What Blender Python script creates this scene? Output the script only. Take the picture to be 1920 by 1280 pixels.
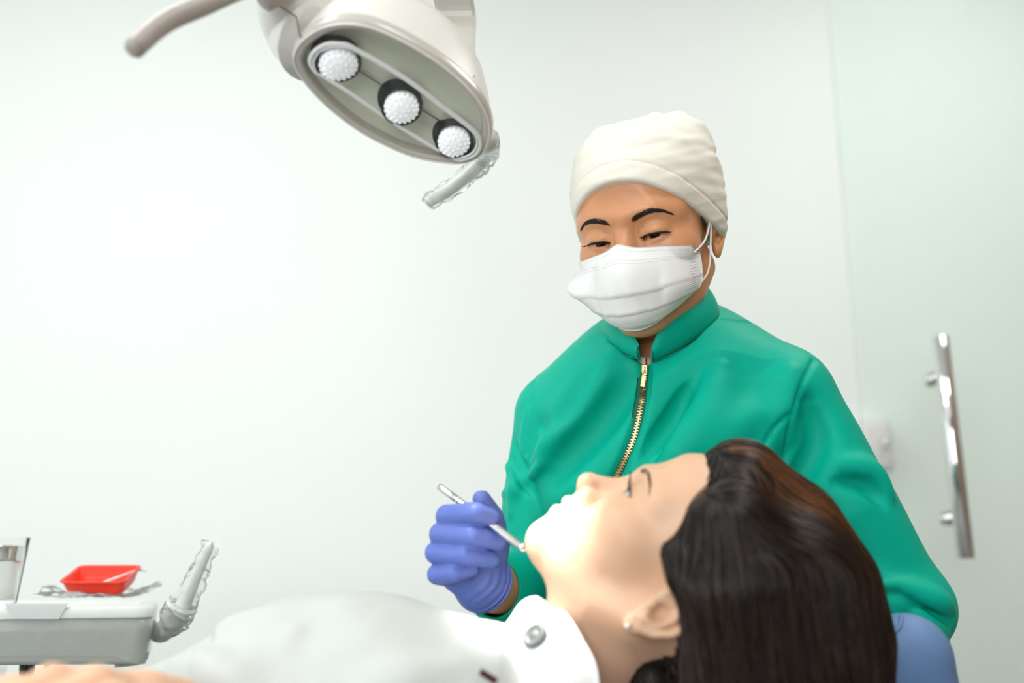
import bpy, math, random
import numpy as np
from mathutils import Matrix, Vector
random.seed(7)
rng = np.random.default_rng(11)
for o in list(bpy.data.objects):
    bpy.data.objects.remove(o)
scene = bpy.context.scene
COL = scene.collection
PI = math.pi

# ------------------------------------------------------------------ camera
FPX = 1867.0                       # focal length in pixels of the 1920 x 1280 frame (35 mm lens)
PITCH = math.radians(13.0)
CAM = np.array([0.0, 0.0, 1.12])
FW = np.array([0.0, math.cos(PITCH), math.sin(PITCH)])
UP = np.array([0.0, -math.sin(PITCH), math.cos(PITCH)])
RT = np.array([1.0, 0.0, 0.0])
cam_data = bpy.data.cameras.new('camera')
cam_data.sensor_width = 36.0
cam_data.lens = FPX * 36.0 / 1920.0
cam_data.clip_start = 0.02
cam_data.dof.use_dof = True
cam_data.dof.focus_distance = 1.10
cam_data.dof.aperture_fstop = 2.0
cam_data.dof.aperture_blades = 7
cam = bpy.data.objects.new('camera', cam_data)
COL.objects.link(cam)
cam.location = CAM
cam.rotation_euler = (PI / 2 + PITCH, 0, 0)
scene.camera = cam


def P(px, py, d):
    """point of the place seen at photograph pixel (px, py), d metres in front of the camera"""
    return CAM + d * (FW + RT * (px - 960.0) / FPX + UP * (640.0 - py) / FPX)


# ------------------------------------------------------------------ world, lights, exposure
world = bpy.data.worlds.new('daylight')
scene.world = world
world.use_nodes = True
bg = world.node_tree.nodes['Background']
bg.inputs[0].default_value = (0.86, 0.94, 1.0, 1)
bg.inputs[1].default_value = 1.0
scene.view_settings.view_transform = 'Standard'
scene.view_settings.look = 'None'
scene.view_settings.gamma = 1.0
scene.view_settings.use_curve_mapping = False
scene.view_settings.exposure = -0.78
scene.cycles.max_bounces = 8
scene.cycles.diffuse_bounces = 5
scene.cycles.transparent_max_bounces = 16


def area_light(name, loc, target, sx, sy, power, col=(1, 1, 1)):
    ld = bpy.data.lights.new(name, 'AREA')
    ld.shape = 'RECTANGLE'
    ld.size, ld.size_y = sx, sy
    ld.energy = power
    ld.color = col
    lo = bpy.data.objects.new(name, ld)
    COL.objects.link(lo)
    lo.location = loc
    lo.rotation_euler = (Vector(target) - Vector(loc)).to_track_quat('-Z', 'Y').to_euler()
    return lo


ROOM = dict(x0=-2.2, x1=1.9, y0=-1.9, y1=2.35, z1=2.9)
WIN = dict(x0=-1.9, x1=0.1, z0=0.95, z1=2.45)      # window in the wall behind the camera
area_light('window_daylight', (-0.9, ROOM['y0'] + 0.02, 1.7), (-0.9, 5, 1.7), 1.9, 1.4, 84, (0.95, 0.98, 1.0))
area_light('side_window_daylight', (ROOM['x0'] + 0.02, 0.3, 1.75), (5, 0.3, 1.75), 1.5, 1.5, 17, (0.95, 0.98, 1.0))
CEIL_LIGHTS = [(-1.05, 0.25), (0.75, 0.1), (-0.85, 1.05), (1.15, 1.45)]
for _i, (_x, _y) in enumerate(CEIL_LIGHTS):
    area_light('ceiling_panel_light', (_x, _y, ROOM['z1'] - 0.045), (_x, _y, 0), 0.56, 0.56, 18, (1.0, 0.985, 0.95))

# ------------------------------------------------------------------ materials


def lin(r, g, b):
    def c(v):
        v /= 255.0
        return v / 12.92 if v <= 0.04045 else ((v + 0.055) / 1.055) ** 2.4
    return (c(r), c(g), c(b))


MATS = {}


def mat(name, rgb, rough=0.5, metal=0.0, var=0.0, vscale=30.0, bump=0.0, bscale=200.0, rgb2=None,
        sheen=0.0, coat=0.0, sss=0.0, sss_r=(1, .35, .2), spec=0.5, emit=None, stretch=None, attr=None, aniso=0.0):
    m = bpy.data.materials.new(name)
    m.use_nodes = True
    nt = m.node_tree
    b = nt.nodes['Principled BSDF']
    col = tuple(rgb) + (1,)
    b.inputs['Base Color'].default_value = col
    b.inputs['Roughness'].default_value = rough
    b.inputs['Metallic'].default_value = metal
    b.inputs['Specular IOR Level'].default_value = spec
    b.inputs['Anisotropic'].default_value = aniso
    if sheen:
        b.inputs['Sheen Weight'].default_value = sheen
        b.inputs['Sheen Roughness'].default_value = 0.4
    if coat:
        b.inputs['Coat Weight'].default_value = coat
        b.inputs['Coat Roughness'].default_value = 0.1
    if sss:
        b.inputs['Subsurface Weight'].default_value = sss
        b.inputs['Subsurface Radius'].default_value = sss_r
        b.inputs['Subsurface Scale'].default_value = 0.004
    if emit:
        b.inputs['Emission Color'].default_value = tuple(emit[:3]) + (1,)
        b.inputs['Emission Strength'].default_value = emit[3]
    tc = nt.nodes.new('ShaderNodeTexCoord')
    src = tc.outputs['Object']
    if stretch:
        mp = nt.nodes.new('ShaderNodeMapping')
        mp.inputs['Scale'].default_value = stretch
        nt.links.new(src, mp.inputs['Vector'])
        src = mp.outputs['Vector']
    if attr:
        at = nt.nodes.new('ShaderNodeAttribute')
        at.attribute_name = attr
        rp = nt.nodes.new('ShaderNodeMix')
        rp.data_type = 'RGBA'
        rp.inputs[6].default_value = col
        rp.inputs[7].default_value = tuple(rgb2) + (1,)
        nt.links.new(at.outputs['Fac'], rp.inputs[0])
        nt.links.new(rp.outputs[2], b.inputs['Base Color'])
    elif var or rgb2:
        n = nt.nodes.new('ShaderNodeTexNoise')
        n.inputs['Scale'].default_value = vscale
        n.inputs['Detail'].default_value = 4
        nt.links.new(src, n.inputs['Vector'])
        rp = nt.nodes.new('ShaderNodeMix')
        rp.data_type = 'RGBA'
        c2 = rgb2 if rgb2 else tuple(max(0, v * (1 - var)) for v in rgb)
        rp.inputs[6].default_value = col
        rp.inputs[7].default_value = tuple(c2) + (1,)
        nt.links.new(n.outputs['Fac'], rp.inputs[0])
        nt.links.new(rp.outputs[2], b.inputs['Base Color'])
    if bump:
        n2 = nt.nodes.new('ShaderNodeTexNoise')
        n2.inputs['Scale'].default_value = bscale
        n2.inputs['Detail'].default_value = 3
        nt.links.new(src, n2.inputs['Vector'])
        bp = nt.nodes.new('ShaderNodeBump')
        bp.inputs['Strength'].default_value = bump
        bp.inputs['Distance'].default_value = 0.002
        nt.links.new(n2.outputs['Fac'], bp.inputs['Height'])
        nt.links.new(bp.outputs['Normal'], b.inputs['Normal'])
    MATS[name] = m
    return m


def clear_mat(name, tint, gloss=0.12, rough=0.03, milk=0.0, milkcol=(.9, .93, .92)):
    """thin clear sheet: tinted transparency, mirror gloss, some milkiness"""
    m = bpy.data.materials.new(name)
    m.use_nodes = True
    nt = m.node_tree
    nt.nodes.clear()
    out = nt.nodes.new('ShaderNodeOutputMaterial')
    tr = nt.nodes.new('ShaderNodeBsdfTransparent')
    tr.inputs[0].default_value = tuple(tint) + (1,)
    gl = nt.nodes.new('ShaderNodeBsdfGlossy')
    gl.inputs['Roughness'].default_value = rough
    fr = nt.nodes.new('ShaderNodeLayerWeight')
    fr.inputs['Blend'].default_value = gloss
    mx = nt.nodes.new('ShaderNodeMixShader')
    nt.links.new(fr.outputs['Fresnel'], mx.inputs[0])
    nt.links.new(tr.outputs[0], mx.inputs[1])
    nt.links.new(gl.outputs[0], mx.inputs[2])
    last = mx
    if milk:
        df = nt.nodes.new('ShaderNodeBsdfDiffuse')
        df.inputs[0].default_value = tuple(milkcol) + (1,)
        m2 = nt.nodes.new('ShaderNodeMixShader')
        m2.inputs[0].default_value = milk
        nt.links.new(mx.outputs[0], m2.inputs[1])
        nt.links.new(df.outputs[0], m2.inputs[2])
        last = m2
    nt.links.new(last.outputs[0], out.inputs[0])
    MATS[name] = m
    return m


mat('wall', (.85, .888, .866), .7, var=.02, vscale=3, bump=.05, bscale=60)
mat('ceiling', (.88, .89, .87), .8)
mat('wall_warm', (.30, .20, .14), .6, var=.25, vscale=3, stretch=(1, 1, .1))
mat('wall_soft', (.36, .34, .31), .7)
mat('floor', (.26, .25, .24), .35, var=.12, vscale=6)
mat('frame_white', (.8, .82, .8), .4)
mat('steel', (.74, .73, .71), .12, 1.0, aniso=.3)
mat('chrome', (.8, .8, .8), .06, 1.0)
mat('brushed', (.62, .62, .6), .3, 1.0)
mat('panel_glow', (.9, .9, .88), .5, emit=(1, .99, .96, 2.2))
mat('jacket', (.0, .41, .285), .5, var=.08, vscale=9, bump=.10, bscale=900, spec=.12)
mat('jacket_tape', (.0, .12, .07), .7)
mat('cap_cloth', (.84, .81, .715), .85, var=.05, vscale=25, bump=.12, bscale=500)
mat('mask_cloth', (.86, .865, .85), .85, bump=.08, bscale=700)
mat('skin_tan', (.71, .345, .175), .40, rgb2=(.63, .28, .125), vscale=45, bump=.10, bscale=500, sss=.25)
mat('skin_fair', (.74, .49, .335), .48, rgb2=(.69, .40, .245), vscale=26, bump=.06, bscale=500, sss=.3)
mat('brow', (.018, .008, .005), .6)
mat('brow_soft', (.16, .075, .04), .6)
mat('lash', (.004, .003, .003), .5)
mat('eye_white', (.55, .50, .45), .2)
mat('iris', (.012, .006, .004), .08)
mat('dark_hair', (.012, .007, .005), .4)
mat('glove', (.125, .185, .56), .42, var=.12, vscale=40, bump=.08, bscale=350, spec=.4)
mat('gold', (.80, .56, .27), .28, 1.0)
mat('undershirt', (.70, .62, .50), .8)
mat('undershirt_red', (.24, .015, .03), .8)
mat('white_trousers', (.75, .77, .75), .8)
mat('shoe', (.75, .75, .75), .5)
mat('jeans', (.07, .1, .18), .8)
mat('hair_base', (.0025, .0016, .0013), .45, spec=.3)
mat('hair', (.003, .0018, .0014), .36, rgb2=(.26, .10, .036), attr='tone', spec=.5)
mat('pearl', (.9, .87, .82), .2)
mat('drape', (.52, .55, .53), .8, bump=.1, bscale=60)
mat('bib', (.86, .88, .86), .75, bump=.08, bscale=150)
mat('snap_metal', (.13, .14, .135), .45, .1)
mat('shirt_dark', (.05, .006, .006), .8)
mat('vinyl_blue', (.13, .235, .45), .55, var=.05, vscale=8, spec=.4)
mat('chair_white', (.7, .72, .7), .35)
mat('lamp_shell', (.76, .74, .69), .32, coat=.2)
mat('lamp_bezel', (.52, .49, .44), .3, coat=.3)
mat('lamp_panel', (.74, .76, .66), .3, .1)
mat('lamp_grey', (.40, .36, .32), .4)
mat('lamp_black', (.004, .006, .006), .25)
mat('seam_line', (.10, .05, .03), .6)
mat('lamp_led', (.9, .92, .93), .1, emit=(.92, .97, 1.0, .40), bump=.8, bscale=260)
mat('table_grey', (.42, .425, .375), .38, coat=.3)
mat('table_top', (.72, .75, .73), .35)
mat('rubber_black', (.02, .02, .022), .5)
mat('red_plastic', (.82, .035, .012), .35, sss=.15, spec=.4)
mat('grey_plastic', (.33, .33, .30), .4)
mat('dispenser', (.80, .74, .74), .4)
clear_mat('door_glass', (.965, .985, .975), .06, .02, .04, (.72, .84, .80))
clear_mat('glass_edge', (.97, .985, .98), .05, .05, .35, (.88, .93, .91))
clear_mat('film', (.98, .988, .984), .05, .10, .06, (.95, .96, .955))
clear_mat('film_thick', (.97, .98, .975), .16, .12, .14, (.9, .92, .91))
clear_mat('lens_cover', (.95, .96, .93), .10, .02, .04)
clear_mat('rim_clear', (.97, .98, .96), .3, .05, .8, (.95, .96, .94))
clear_mat('cup_clear', (.98, .985, .98), .05, .02, .03)
clear_mat('window_glass', (.97, .99, .99), .08, .0)

# ------------------------------------------------------------------ mesh helpers


def mk(name, V, Fc, m, parent=None, smooth=True, origin=None, mats2=None, fmat=None):
    """one mesh object; Fc = array of quads / list of polygons"""
    V = np.asarray(V, dtype=np.float64).reshape(-1, 3)
    me = bpy.data.meshes.new(name)
    if origin is not None:
        V = V - np.asarray(origin)
    if isinstance(Fc, np.ndarray) and Fc.ndim == 2:
        n, k = Fc.shape
        me.vertices.add(len(V))
        me.vertices.foreach_set('co', V.astype(np.float32).ravel())
        me.loops.add(n * k)
        me.loops.foreach_set('vertex_index', Fc.astype(np.int32).ravel())
        me.polygons.add(n)
        me.polygons.foreach_set('loop_start', np.arange(0, n * k, k, dtype=np.int32))
        me.update(calc_edges=True)
    else:
        me.from_pydata([tuple(v) for v in V], [], [tuple(int(i) for i in f) for f in Fc])
    me.validate()
    if smooth:
        me.polygons.foreach_set('use_smooth', [True] * len(me.polygons))
    me.materials.append(MATS[m])
    for x in (mats2 or []):
        me.materials.append(MATS[x])
    if fmat is not None:
        me.polygons.foreach_set('material_index', np.asarray(fmat, dtype=np.int32))
    me.update()
    o = bpy.data.objects.new(name, me)
    COL.objects.link(o)
    if origin is not None:
        o.location = origin
    if parent is not None:
        setpar(o, parent)
    return o


def world_of(p):
    m = Matrix.Translation(p.location)
    if p.rotation_euler.x or p.rotation_euler.y or p.rotation_euler.z:
        m = m @ p.rotation_euler.to_matrix().to_4x4()
    if p.parent:
        m = world_of(p.parent) @ p.matrix_parent_inverse @ m
    return m


def setpar(o, p):
    o.parent = p
    o.matrix_parent_inverse = world_of(p).inverted()


def tag(o, label, cat, group=None, kind=None):
    o['label'] = label
    o['category'] = cat
    if group:
        o['group'] = group
    if kind:
        o['kind'] = kind
    return o


def struct(o):
    o['kind'] = 'structure'
    return o


def empty(name, loc):
    o = bpy.data.objects.new(name, None)
    o.empty_display_size = 0.05
    COL.objects.link(o)
    o.location = loc
    return o


def nrm(v):
    v = np.asarray(v, float)
    return v / np.linalg.norm(v)


class MB:
    """collects shapes for one mesh"""

    def __init__(s):
        s.V, s.F = [], []

    def add(s, V, Fc):
        o = len(s.V)
        s.V.extend([tuple(v) for v in V])
        s.F.extend([tuple(int(i) + o for i in f) for f in Fc])
        return s

    def build(s, name, m, parent=None, smooth=False, origin=None):
        return mk(name, np.array(s.V), s.F, m, parent, smooth, origin)


def box(c, half, R=None, bev=0.0):
    """box with chamfered edges"""
    c = np.asarray(c, float)
    hx, hy, hz = half
    if bev <= 0:
        V = np.array([[x, y, z] for x in (-hx, hx) for y in (-hy, hy) for z in (-hz, hz)])
        Fc = [(0, 1, 3, 2), (4, 6, 7, 5), (0, 4, 5, 1), (2, 3, 7, 6), (0, 2, 6, 4), (1, 5, 7, 3)]
    else:
        import bmesh
        bm = bmesh.new()
        bmesh.ops.create_cube(bm, size=2.0)
        for v in bm.verts:
            v.co = (v.co.x * hx, v.co.y * hy, v.co.z * hz)
        bmesh.ops.bevel(bm, geom=bm.edges[:], offset=bev, segments=3, affect='EDGES', profile=.5)
        bm.verts.index_update()
        V = np.array([v.co[:] for v in bm.verts])
        Fc = [[v.index for v in f.verts] for f in bm.faces]
        bm.free()
    if R is not None:
        V = V @ np.asarray(R).T
    return V + c, Fc


def loft(loops, closed=True, cap0=False, cap1=False):
    """loops: list of (n,3) arrays, joined in order"""
    n = len(loops[0])
    V = np.concatenate(loops)
    Fc = []
    for i in range(len(loops) - 1):
        a, b = i * n, (i + 1) * n
        for j in range(n if closed else n - 1):
            k = (j + 1) % n
            Fc.append((a + j, a + k, b + k, b + j))
    if cap0:
        Fc.append(tuple(range(n))[::-1])
    if cap1:
        Fc.append(tuple(range((len(loops) - 1) * n, len(loops) * n)))
    return V, Fc


def catmull(pts, n):
    """smooth resample of a polyline (any dimension)"""
    p = np.asarray(pts, float)
    if len(p) == 2:
        t = np.linspace(0, 1, n)[:, None]
        return p[0] * (1 - t) + p[1] * t
    q = np.vstack([2 * p[0] - p[1], p, 2 * p[-1] - p[-2]])
    m = len(p) - 1
    out = []
    for s in np.linspace(0, m, n):
        i = min(int(s), m - 1)
        t = s - i
        a, b, c, d = q[i], q[i + 1], q[i + 2], q[i + 3]
        out.append(.5 * ((2 * b) + (c - a) * t + (2 * a - 5 * b + 4 * c - d) * t * t + (3 * b - a - 3 * c + d) * t ** 3))
    return np.array(out)


def smooth_loop(pts, n):
    p = np.asarray(pts, float)
    k = len(p)
    ext = np.vstack([p[-2:], p, p[:3]])
    c = catmull(ext, (len(ext) - 1) * 16 + 1)
    c = c[2 * 16:(2 + k) * 16]
    d = np.r_[0, np.cumsum(np.linalg.norm(np.diff(np.vstack([c, c[:1]]), axis=0), axis=1))]
    s = np.linspace(0, d[-1], n, endpoint=False)
    cc = np.vstack([c, c[:1]])
    return np.stack([np.interp(s, d, cc[:, a]) for a in range(cc.shape[1])], 1)


def tube(pts, rad, seg=12, caps=True, ell=1.0, up=(0, 0, 1)):
    """swept tube through pts; rad scalar or list"""
    p = np.asarray(pts, float)
    n = len(p)
    r = np.broadcast_to(np.asarray(rad, float), (n,)) if np.ndim(rad) == 0 else np.interp(np.linspace(0, 1, n), np.linspace(0, 1, len(rad)), rad)
    T = np.gradient(p, axis=0)
    T /= np.linalg.norm(T, axis=1)[:, None] + 1e-12
    u = np.asarray(up, float)
    if abs(np.dot(u, T[0])) > .95:
        u = np.array([1., 0, 0])
    loops = []
    prev = u - T[0] * np.dot(u, T[0])
    prev /= np.linalg.norm(prev)
    a = np.linspace(0, 2 * PI, seg, endpoint=False)
    for i in range(n):
        prev = prev - T[i] * np.dot(prev, T[i])
        prev /= np.linalg.norm(prev) + 1e-12
        b = np.cross(T[i], prev)
        loops.append(p[i] + r[i] * (np.cos(a)[:, None] * prev + ell * np.sin(a)[:, None] * b))
    return loft(loops, True, caps, caps)


def ring_pts(c, ax, r, n=32, r2=None, ref=(0, 0, 1)):
    ax = nrm(ax)
    e1 = np.asarray(ref, float) - ax * np.dot(ref, ax)
    if np.linalg.norm(e1) < 1e-3:
        e1 = np.array([1., 0, 0]) - ax * ax[0]
    e1 = nrm(e1)
    e2 = np.cross(ax, e1)
    a = np.linspace(0, 2 * PI, n, endpoint=False)
    return np.asarray(c) + r * np.cos(a)[:, None] * e1 + (r2 or r) * np.sin(a)[:, None] * e2


def lathe(c, ax, prof, n=32, cap0=True, cap1=True, ref=(0, 0, 1)):
    """prof: list of (height along ax, radius)"""
    ax = nrm(ax)
    return loft([ring_pts(np.asarray(c) + ax * h, ax, max(r, 1e-5), n, ref=ref) for h, r in prof], True, cap0, cap1)


def torus(c, ax, R, r, n=36, seg=8, R2=None, ref=(0, 0, 1)):
    pts = ring_pts(c, ax, R, n, R2, ref)
    ax = nrm(ax)
    a = np.linspace(0, 2 * PI, seg, endpoint=False)
    V = []
    for p in pts:
        rad = nrm(p - np.asarray(c))
        for t in a:
            V.append(p + r * (math.cos(t) * rad + math.sin(t) * ax))
    Fc = []
    for i in range(n):
        for j in range(seg):
            i2, j2 = (i + 1) % n, (j + 1) % seg
            Fc.append((i * seg + j, i2 * seg + j, i2 * seg + j2, i * seg + j2))
    return np.array(V), Fc


def grid_faces(nu, nv):
    i, j = np.meshgrid(np.arange(nu - 1), np.arange(nv - 1), indexing='ij')
    a = (i * nv + j).ravel()
    return np.stack([a, a + 1, a + nv + 1, a + nv], 1)


def vnormals(V, Fq):
    a, b, c, d = (V[Fq[:, i]] for i in range(4))
    n = np.cross(c - a, d - b)
    N = np.zeros_like(V)
    for i in range(4):
        np.add.at(N, Fq[:, i], n)
    return N / (np.linalg.norm(N, axis=1)[:, None] + 1e-12)


def sheet(name, G, th, m, parent=None, smooth=True):
    """grid of points (nu,nv,3) given a real thickness th"""
    nu, nv = G.shape[:2]
    V = G.reshape(-1, 3)
    Fq = grid_faces(nu, nv)
    N = vnormals(V, Fq)
    k = len(V)
    top, bot = V + N * th / 2, V - N * th / 2
    edge = [i * nv for i in range(nu)] + [(nu - 1) * nv + j for j in range(1, nv)] + \
           [i * nv + nv - 1 for i in range(nu - 2, -1, -1)] + [j for j in range(nv - 2, 0, -1)]
    rim = np.array([(edge[i], edge[(i + 1) % len(edge)], edge[(i + 1) % len(edge)] + k, edge[i] + k) for i in range(len(edge))])
    A = np.concatenate([Fq, Fq[:, ::-1] + k, rim[:, ::-1]])
    return mk(name, np.concatenate([top, bot]), A, m, parent, smooth)


# ------------------------------------------------------------------ implicit surfaces (smooth blends, meshed by surface nets)


class Field:
    def __init__(s, lo, hi, res):
        s.lo = np.asarray(lo, float)
        s.res = float(res)
        s.n = np.ceil((np.asarray(hi, float) - s.lo) / res).astype(int) + 1
        s.f = np.full(s.n, .05, np.float32)
        s.ax = [(s.lo[i] + np.arange(s.n[i]) * res).astype(np.float32) for i in range(3)]

    def blend(s, fn, blo, bhi, k=.0, op='u', pad=None):
        pad = (k * 2.2 + 3 * s.res) if pad is None else pad
        i0 = np.clip(np.floor((np.asarray(blo) - pad - s.lo) / s.res).astype(int), 0, s.n)
        i1 = np.clip(np.ceil((np.asarray(bhi) + pad - s.lo) / s.res).astype(int) + 1, 0, s.n)
        if np.any(i1 <= i0):
            return s
        sl = tuple(slice(i0[a], i1[a]) for a in range(3))
        X = s.ax[0][sl[0]][:, None, None]
        Y = s.ax[1][sl[1]][None, :, None]
        Z = s.ax[2][sl[2]][None, None, :]
        d = fn(X, Y, Z)
        a = s.f[sl]
        if op == 'u':
            if k > 0:
                h = np.clip(.5 + .5 * (d - a) / k, 0, 1)
                r = d + (a - d) * h - k * h * (1 - h)
            else:
                r = np.minimum(a, d)
        else:                                   # subtract
            d = -d
            if k > 0:
                h = np.clip(.5 - .5 * (d - a) / k, 0, 1)
                r = d + (a - d) * h + k * h * (1 - h)
            else:
                r = np.maximum(a, d)
        s.f[sl] = r
        return s

    def ell(s, c, r, k=.0, op='u', R=None):
        c = np.asarray(c, np.float32)
        r = np.asarray(r, np.float32)
        m = float(max(r))
        Rt = None if R is None else np.asarray(R, np.float32)
        if Rt is None:
            blo, bhi = c - r, c + r
        else:
            e = np.sqrt(((Rt * r) ** 2).sum(1))
            blo, bhi = c - e, c + e

        def fn(X, Y, Z):
            x, y, z = X - c[0], Y - c[1], Z - c[2]
            if Rt is not None:
                x, y, z = (Rt[0, 0] * x + Rt[1, 0] * y + Rt[2, 0] * z, Rt[0, 1] * x + Rt[1, 1] * y + Rt[2, 1] * z,
                           Rt[0, 2] * x + Rt[1, 2] * y + Rt[2, 2] * z)
            k0 = np.sqrt((x / r[0]) ** 2 + (y / r[1]) ** 2 + (z / r[2]) ** 2)
            k1 = np.sqrt((x / r[0] ** 2) ** 2 + (y / r[1] ** 2) ** 2 + (z / r[2] ** 2) ** 2) + 1e-6
            return k0 * (k0 - 1) / k1
        return s.blend(fn, blo, bhi, k, op)

    def chain(s, pts, rad, k=.0, op='u', flat=None):
        """rounded cones through pts; flat=(direction, factor) squeezes along a direction"""
        p = np.asarray(pts, np.float32)
        r = np.broadcast_to(np.asarray(rad, np.float32), (len(p),))
        m = float(r.max())
        fd = None if flat is None else (np.asarray(nrm(flat[0]), np.float32), np.float32(1 / flat[1] - 1))

        def fn(X, Y, Z):
            best = None
            for i in range(len(p) - 1):
                a, ba = p[i], p[i + 1] - p[i]
                L = float((ba ** 2).sum()) + 1e-12
                x, y, z = X - a[0], Y - a[1], Z - a[2]
                h = np.clip((x * ba[0] + y * ba[1] + z * ba[2]) / L, 0, 1)
                x, y, z = x - ba[0] * h, y - ba[1] * h, z - ba[2] * h
                if fd is not None:
                    q = (x * fd[0][0] + y * fd[0][1] + z * fd[0][2]) * fd[1]
                    x, y, z = x + q * fd[0][0], y + q * fd[0][1], z + q * fd[0][2]
                d = np.sqrt(x * x + y * y + z * z) - (r[i] + (r[i + 1] - r[i]) * h)
                best = d if best is None else np.minimum(best, d)
            return best
        return s.blend(fn, p.min(0) - m, p.max(0) + m, k, op)

    def half(s, n, off, op='s', k=.0):
        """remove the side where n.p > off"""
        n = np.asarray(nrm(n), np.float32)
        lo = s.lo
        hi = s.lo + (s.n - 1) * s.res

        def fn(X, Y, Z):
            return -(X * n[0] + Y * n[1] + Z * n[2] - np.float32(off))
        return s.blend(fn, lo, hi, k, op)

    def sample(s, p):
        q = (np.asarray(p, float) - s.lo) / s.res
        q = np.clip(q, 0, s.n - 1.001)
        i = q.astype(int)
        t = q - i
        f = s.f
        x, y, z = i[..., 0], i[..., 1], i[..., 2]
        u, v, w = t[..., 0], t[..., 1], t[..., 2]
        c00 = f[x, y, z] * (1 - u) + f[x + 1, y, z] * u
        c10 = f[x, y + 1, z] * (1 - u) + f[x + 1, y + 1, z] * u
        c01 = f[x, y, z + 1] * (1 - u) + f[x + 1, y, z + 1] * u
        c11 = f[x, y + 1, z + 1] * (1 - u) + f[x + 1, y + 1, z + 1] * u
        return (c00 * (1 - v) + c10 * v) * (1 - w) + (c01 * (1 - v) + c11 * v) * w

    def grad(s, p):
        e = s.res
        g = np.stack([s.sample(p + np.eye(3)[a] * e) - s.sample(p - np.eye(3)[a] * e) for a in range(3)], -1)
        return g / (np.linalg.norm(g, axis=-1)[..., None] + 1e-9)

    def cast(s, o, d, t0, t1):
        """first surface along rays o + t d; o, d: (n,3)"""
        o = np.atleast_2d(np.asarray(o, float))
        d = np.atleast_2d(np.asarray(d, float))
        d = d / np.linalg.norm(d, axis=1)[:, None]
        t = np.arange(t0, t1, s.res * .7)
        pts = o[:, None, :] + d[:, None, :] * t[None, :, None]
        v = s.sample(pts)
        q = (pts - s.lo) / s.res
        out = np.any((q < 0) | (q > s.n - 1), axis=-1)
        v = np.where(out, .05, v)
        neg = v < 0
        hit = neg.argmax(1)
        ok = neg.any(1)
        h0 = np.maximum(hit - 1, 0)
        r = np.arange(len(o))
        a, b = v[r, h0], v[r, hit]
        fr = np.where(np.abs(a - b) > 1e-9, a / (a - b), 0)
        tt = t[h0] + (t[hit] - t[h0]) * np.clip(fr, 0, 1)
        return o + d * tt[:, None], ok

    def pix(s, pts2, t0=.5, t1=2.2):
        """points of the photograph carried onto this surface"""
        q = np.array([P(x, y, 1.0) for x, y in pts2])
        r, ok = s.cast(np.repeat(CAM[None], len(q), 0), q - CAM, t0, t1)
        return r[ok]

    def mesh(s):
        f = s.f
        ins = f < 0
        nx, ny, nz = f.shape
        c = [ins[a:nx - 1 + a, b:ny - 1 + b, e:nz - 1 + e] for a in (0, 1) for b in (0, 1) for e in (0, 1)]
        anyv = c[0].copy()
        allv = c[0].copy()
        for x in c[1:]:
            anyv |= x
            allv &= x
        act = anyv & ~allv
        del anyv, allv
        idx = np.argwhere(act)
        cid = np.full(act.shape, -1, np.int32)
        cid[act] = np.arange(len(idx))
        corner = np.array([(a, b, e) for a in (0, 1) for b in (0, 1) for e in (0, 1)])
        vals = np.stack([f[idx[:, 0] + a, idx[:, 1] + b, idx[:, 2] + e] for a, b, e in corner], 1)
        acc = np.zeros((len(idx), 3))
        cnt = np.zeros(len(idx))
        for i in range(8):
            for j in range(i + 1, 8):
                dlt = corner[j] - corner[i]
                if np.abs(dlt).sum() != 1:
                    continue
                a, b = vals[:, i], vals[:, j]
                x = (a < 0) != (b < 0)
                t = np.where(x, a / np.where(x, a - b, 1), 0)
                acc += np.where(x[:, None], corner[i] + t[:, None] * dlt, 0)
                cnt += x
        V = s.lo + (idx + acc / cnt[:, None]) * s.res
        Q = []
        for a in range(3):
            b, e = (a + 1) % 3, (a + 2) % 3
            sl0 = [slice(None)] * 3
            sl1 = [slice(None)] * 3
            sl0[a] = slice(0, -1)
            sl1[a] = slice(1, None)
            i0, i1 = ins[tuple(sl0)], ins[tuple(sl1)]
            ed = np.argwhere(i0 != i1)
            n = np.array(f.shape)
            ok = (ed[:, b] > 0) & (ed[:, e] > 0) & (ed[:, b] < n[b] - 1) & (ed[:, e] < n[e] - 1)
            ed = ed[ok]
            flip = ~i0[tuple(ed.T)]
            q = []
            for db, de in ((1, 1), (0, 1), (0, 0), (1, 0)):
                g = ed.copy()
                g[:, b] -= db
                g[:, e] -= de
                q.append(cid[tuple(g.T)])
            q = np.stack(q, 1)
            q[flip] = q[flip][:, ::-1]
            Q.append(q)
        Q = np.concatenate(Q)
        Q = Q[(Q >= 0).all(1)]
        return V, Q


def relax(V, Q, it=2, lam=.5):
    e = np.concatenate([Q[:, [0, 1]], Q[:, [1, 2]], Q[:, [2, 3]], Q[:, [3, 0]]])
    for _ in range(it):
        A = np.zeros_like(V)
        c = np.zeros(len(V))
        for k in range(3):
            A[:, k] = np.bincount(e[:, 0], V[e[:, 1], k], len(V)) + np.bincount(e[:, 1], V[e[:, 0], k], len(V))
        c = np.bincount(e[:, 0], minlength=len(V)) + np.bincount(e[:, 1], minlength=len(V))
        V = V + lam * (A / np.maximum(c, 1)[:, None] - V)
    return V


def noise3(p, sc, seed=0):
    """cheap smooth pseudo noise, about -1..1"""
    r = np.random.default_rng(seed)
    out = np.zeros(len(p))
    for k in range(6):
        d = r.normal(size=3)
        d /= np.linalg.norm(d)
        out += np.sin(p @ d * sc * (0.7 + .25 * k) + r.uniform(0, 6.28) + 1.3 * np.sin(p @ r.normal(size=3) * sc * .5))
    return out / 3.2


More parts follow.
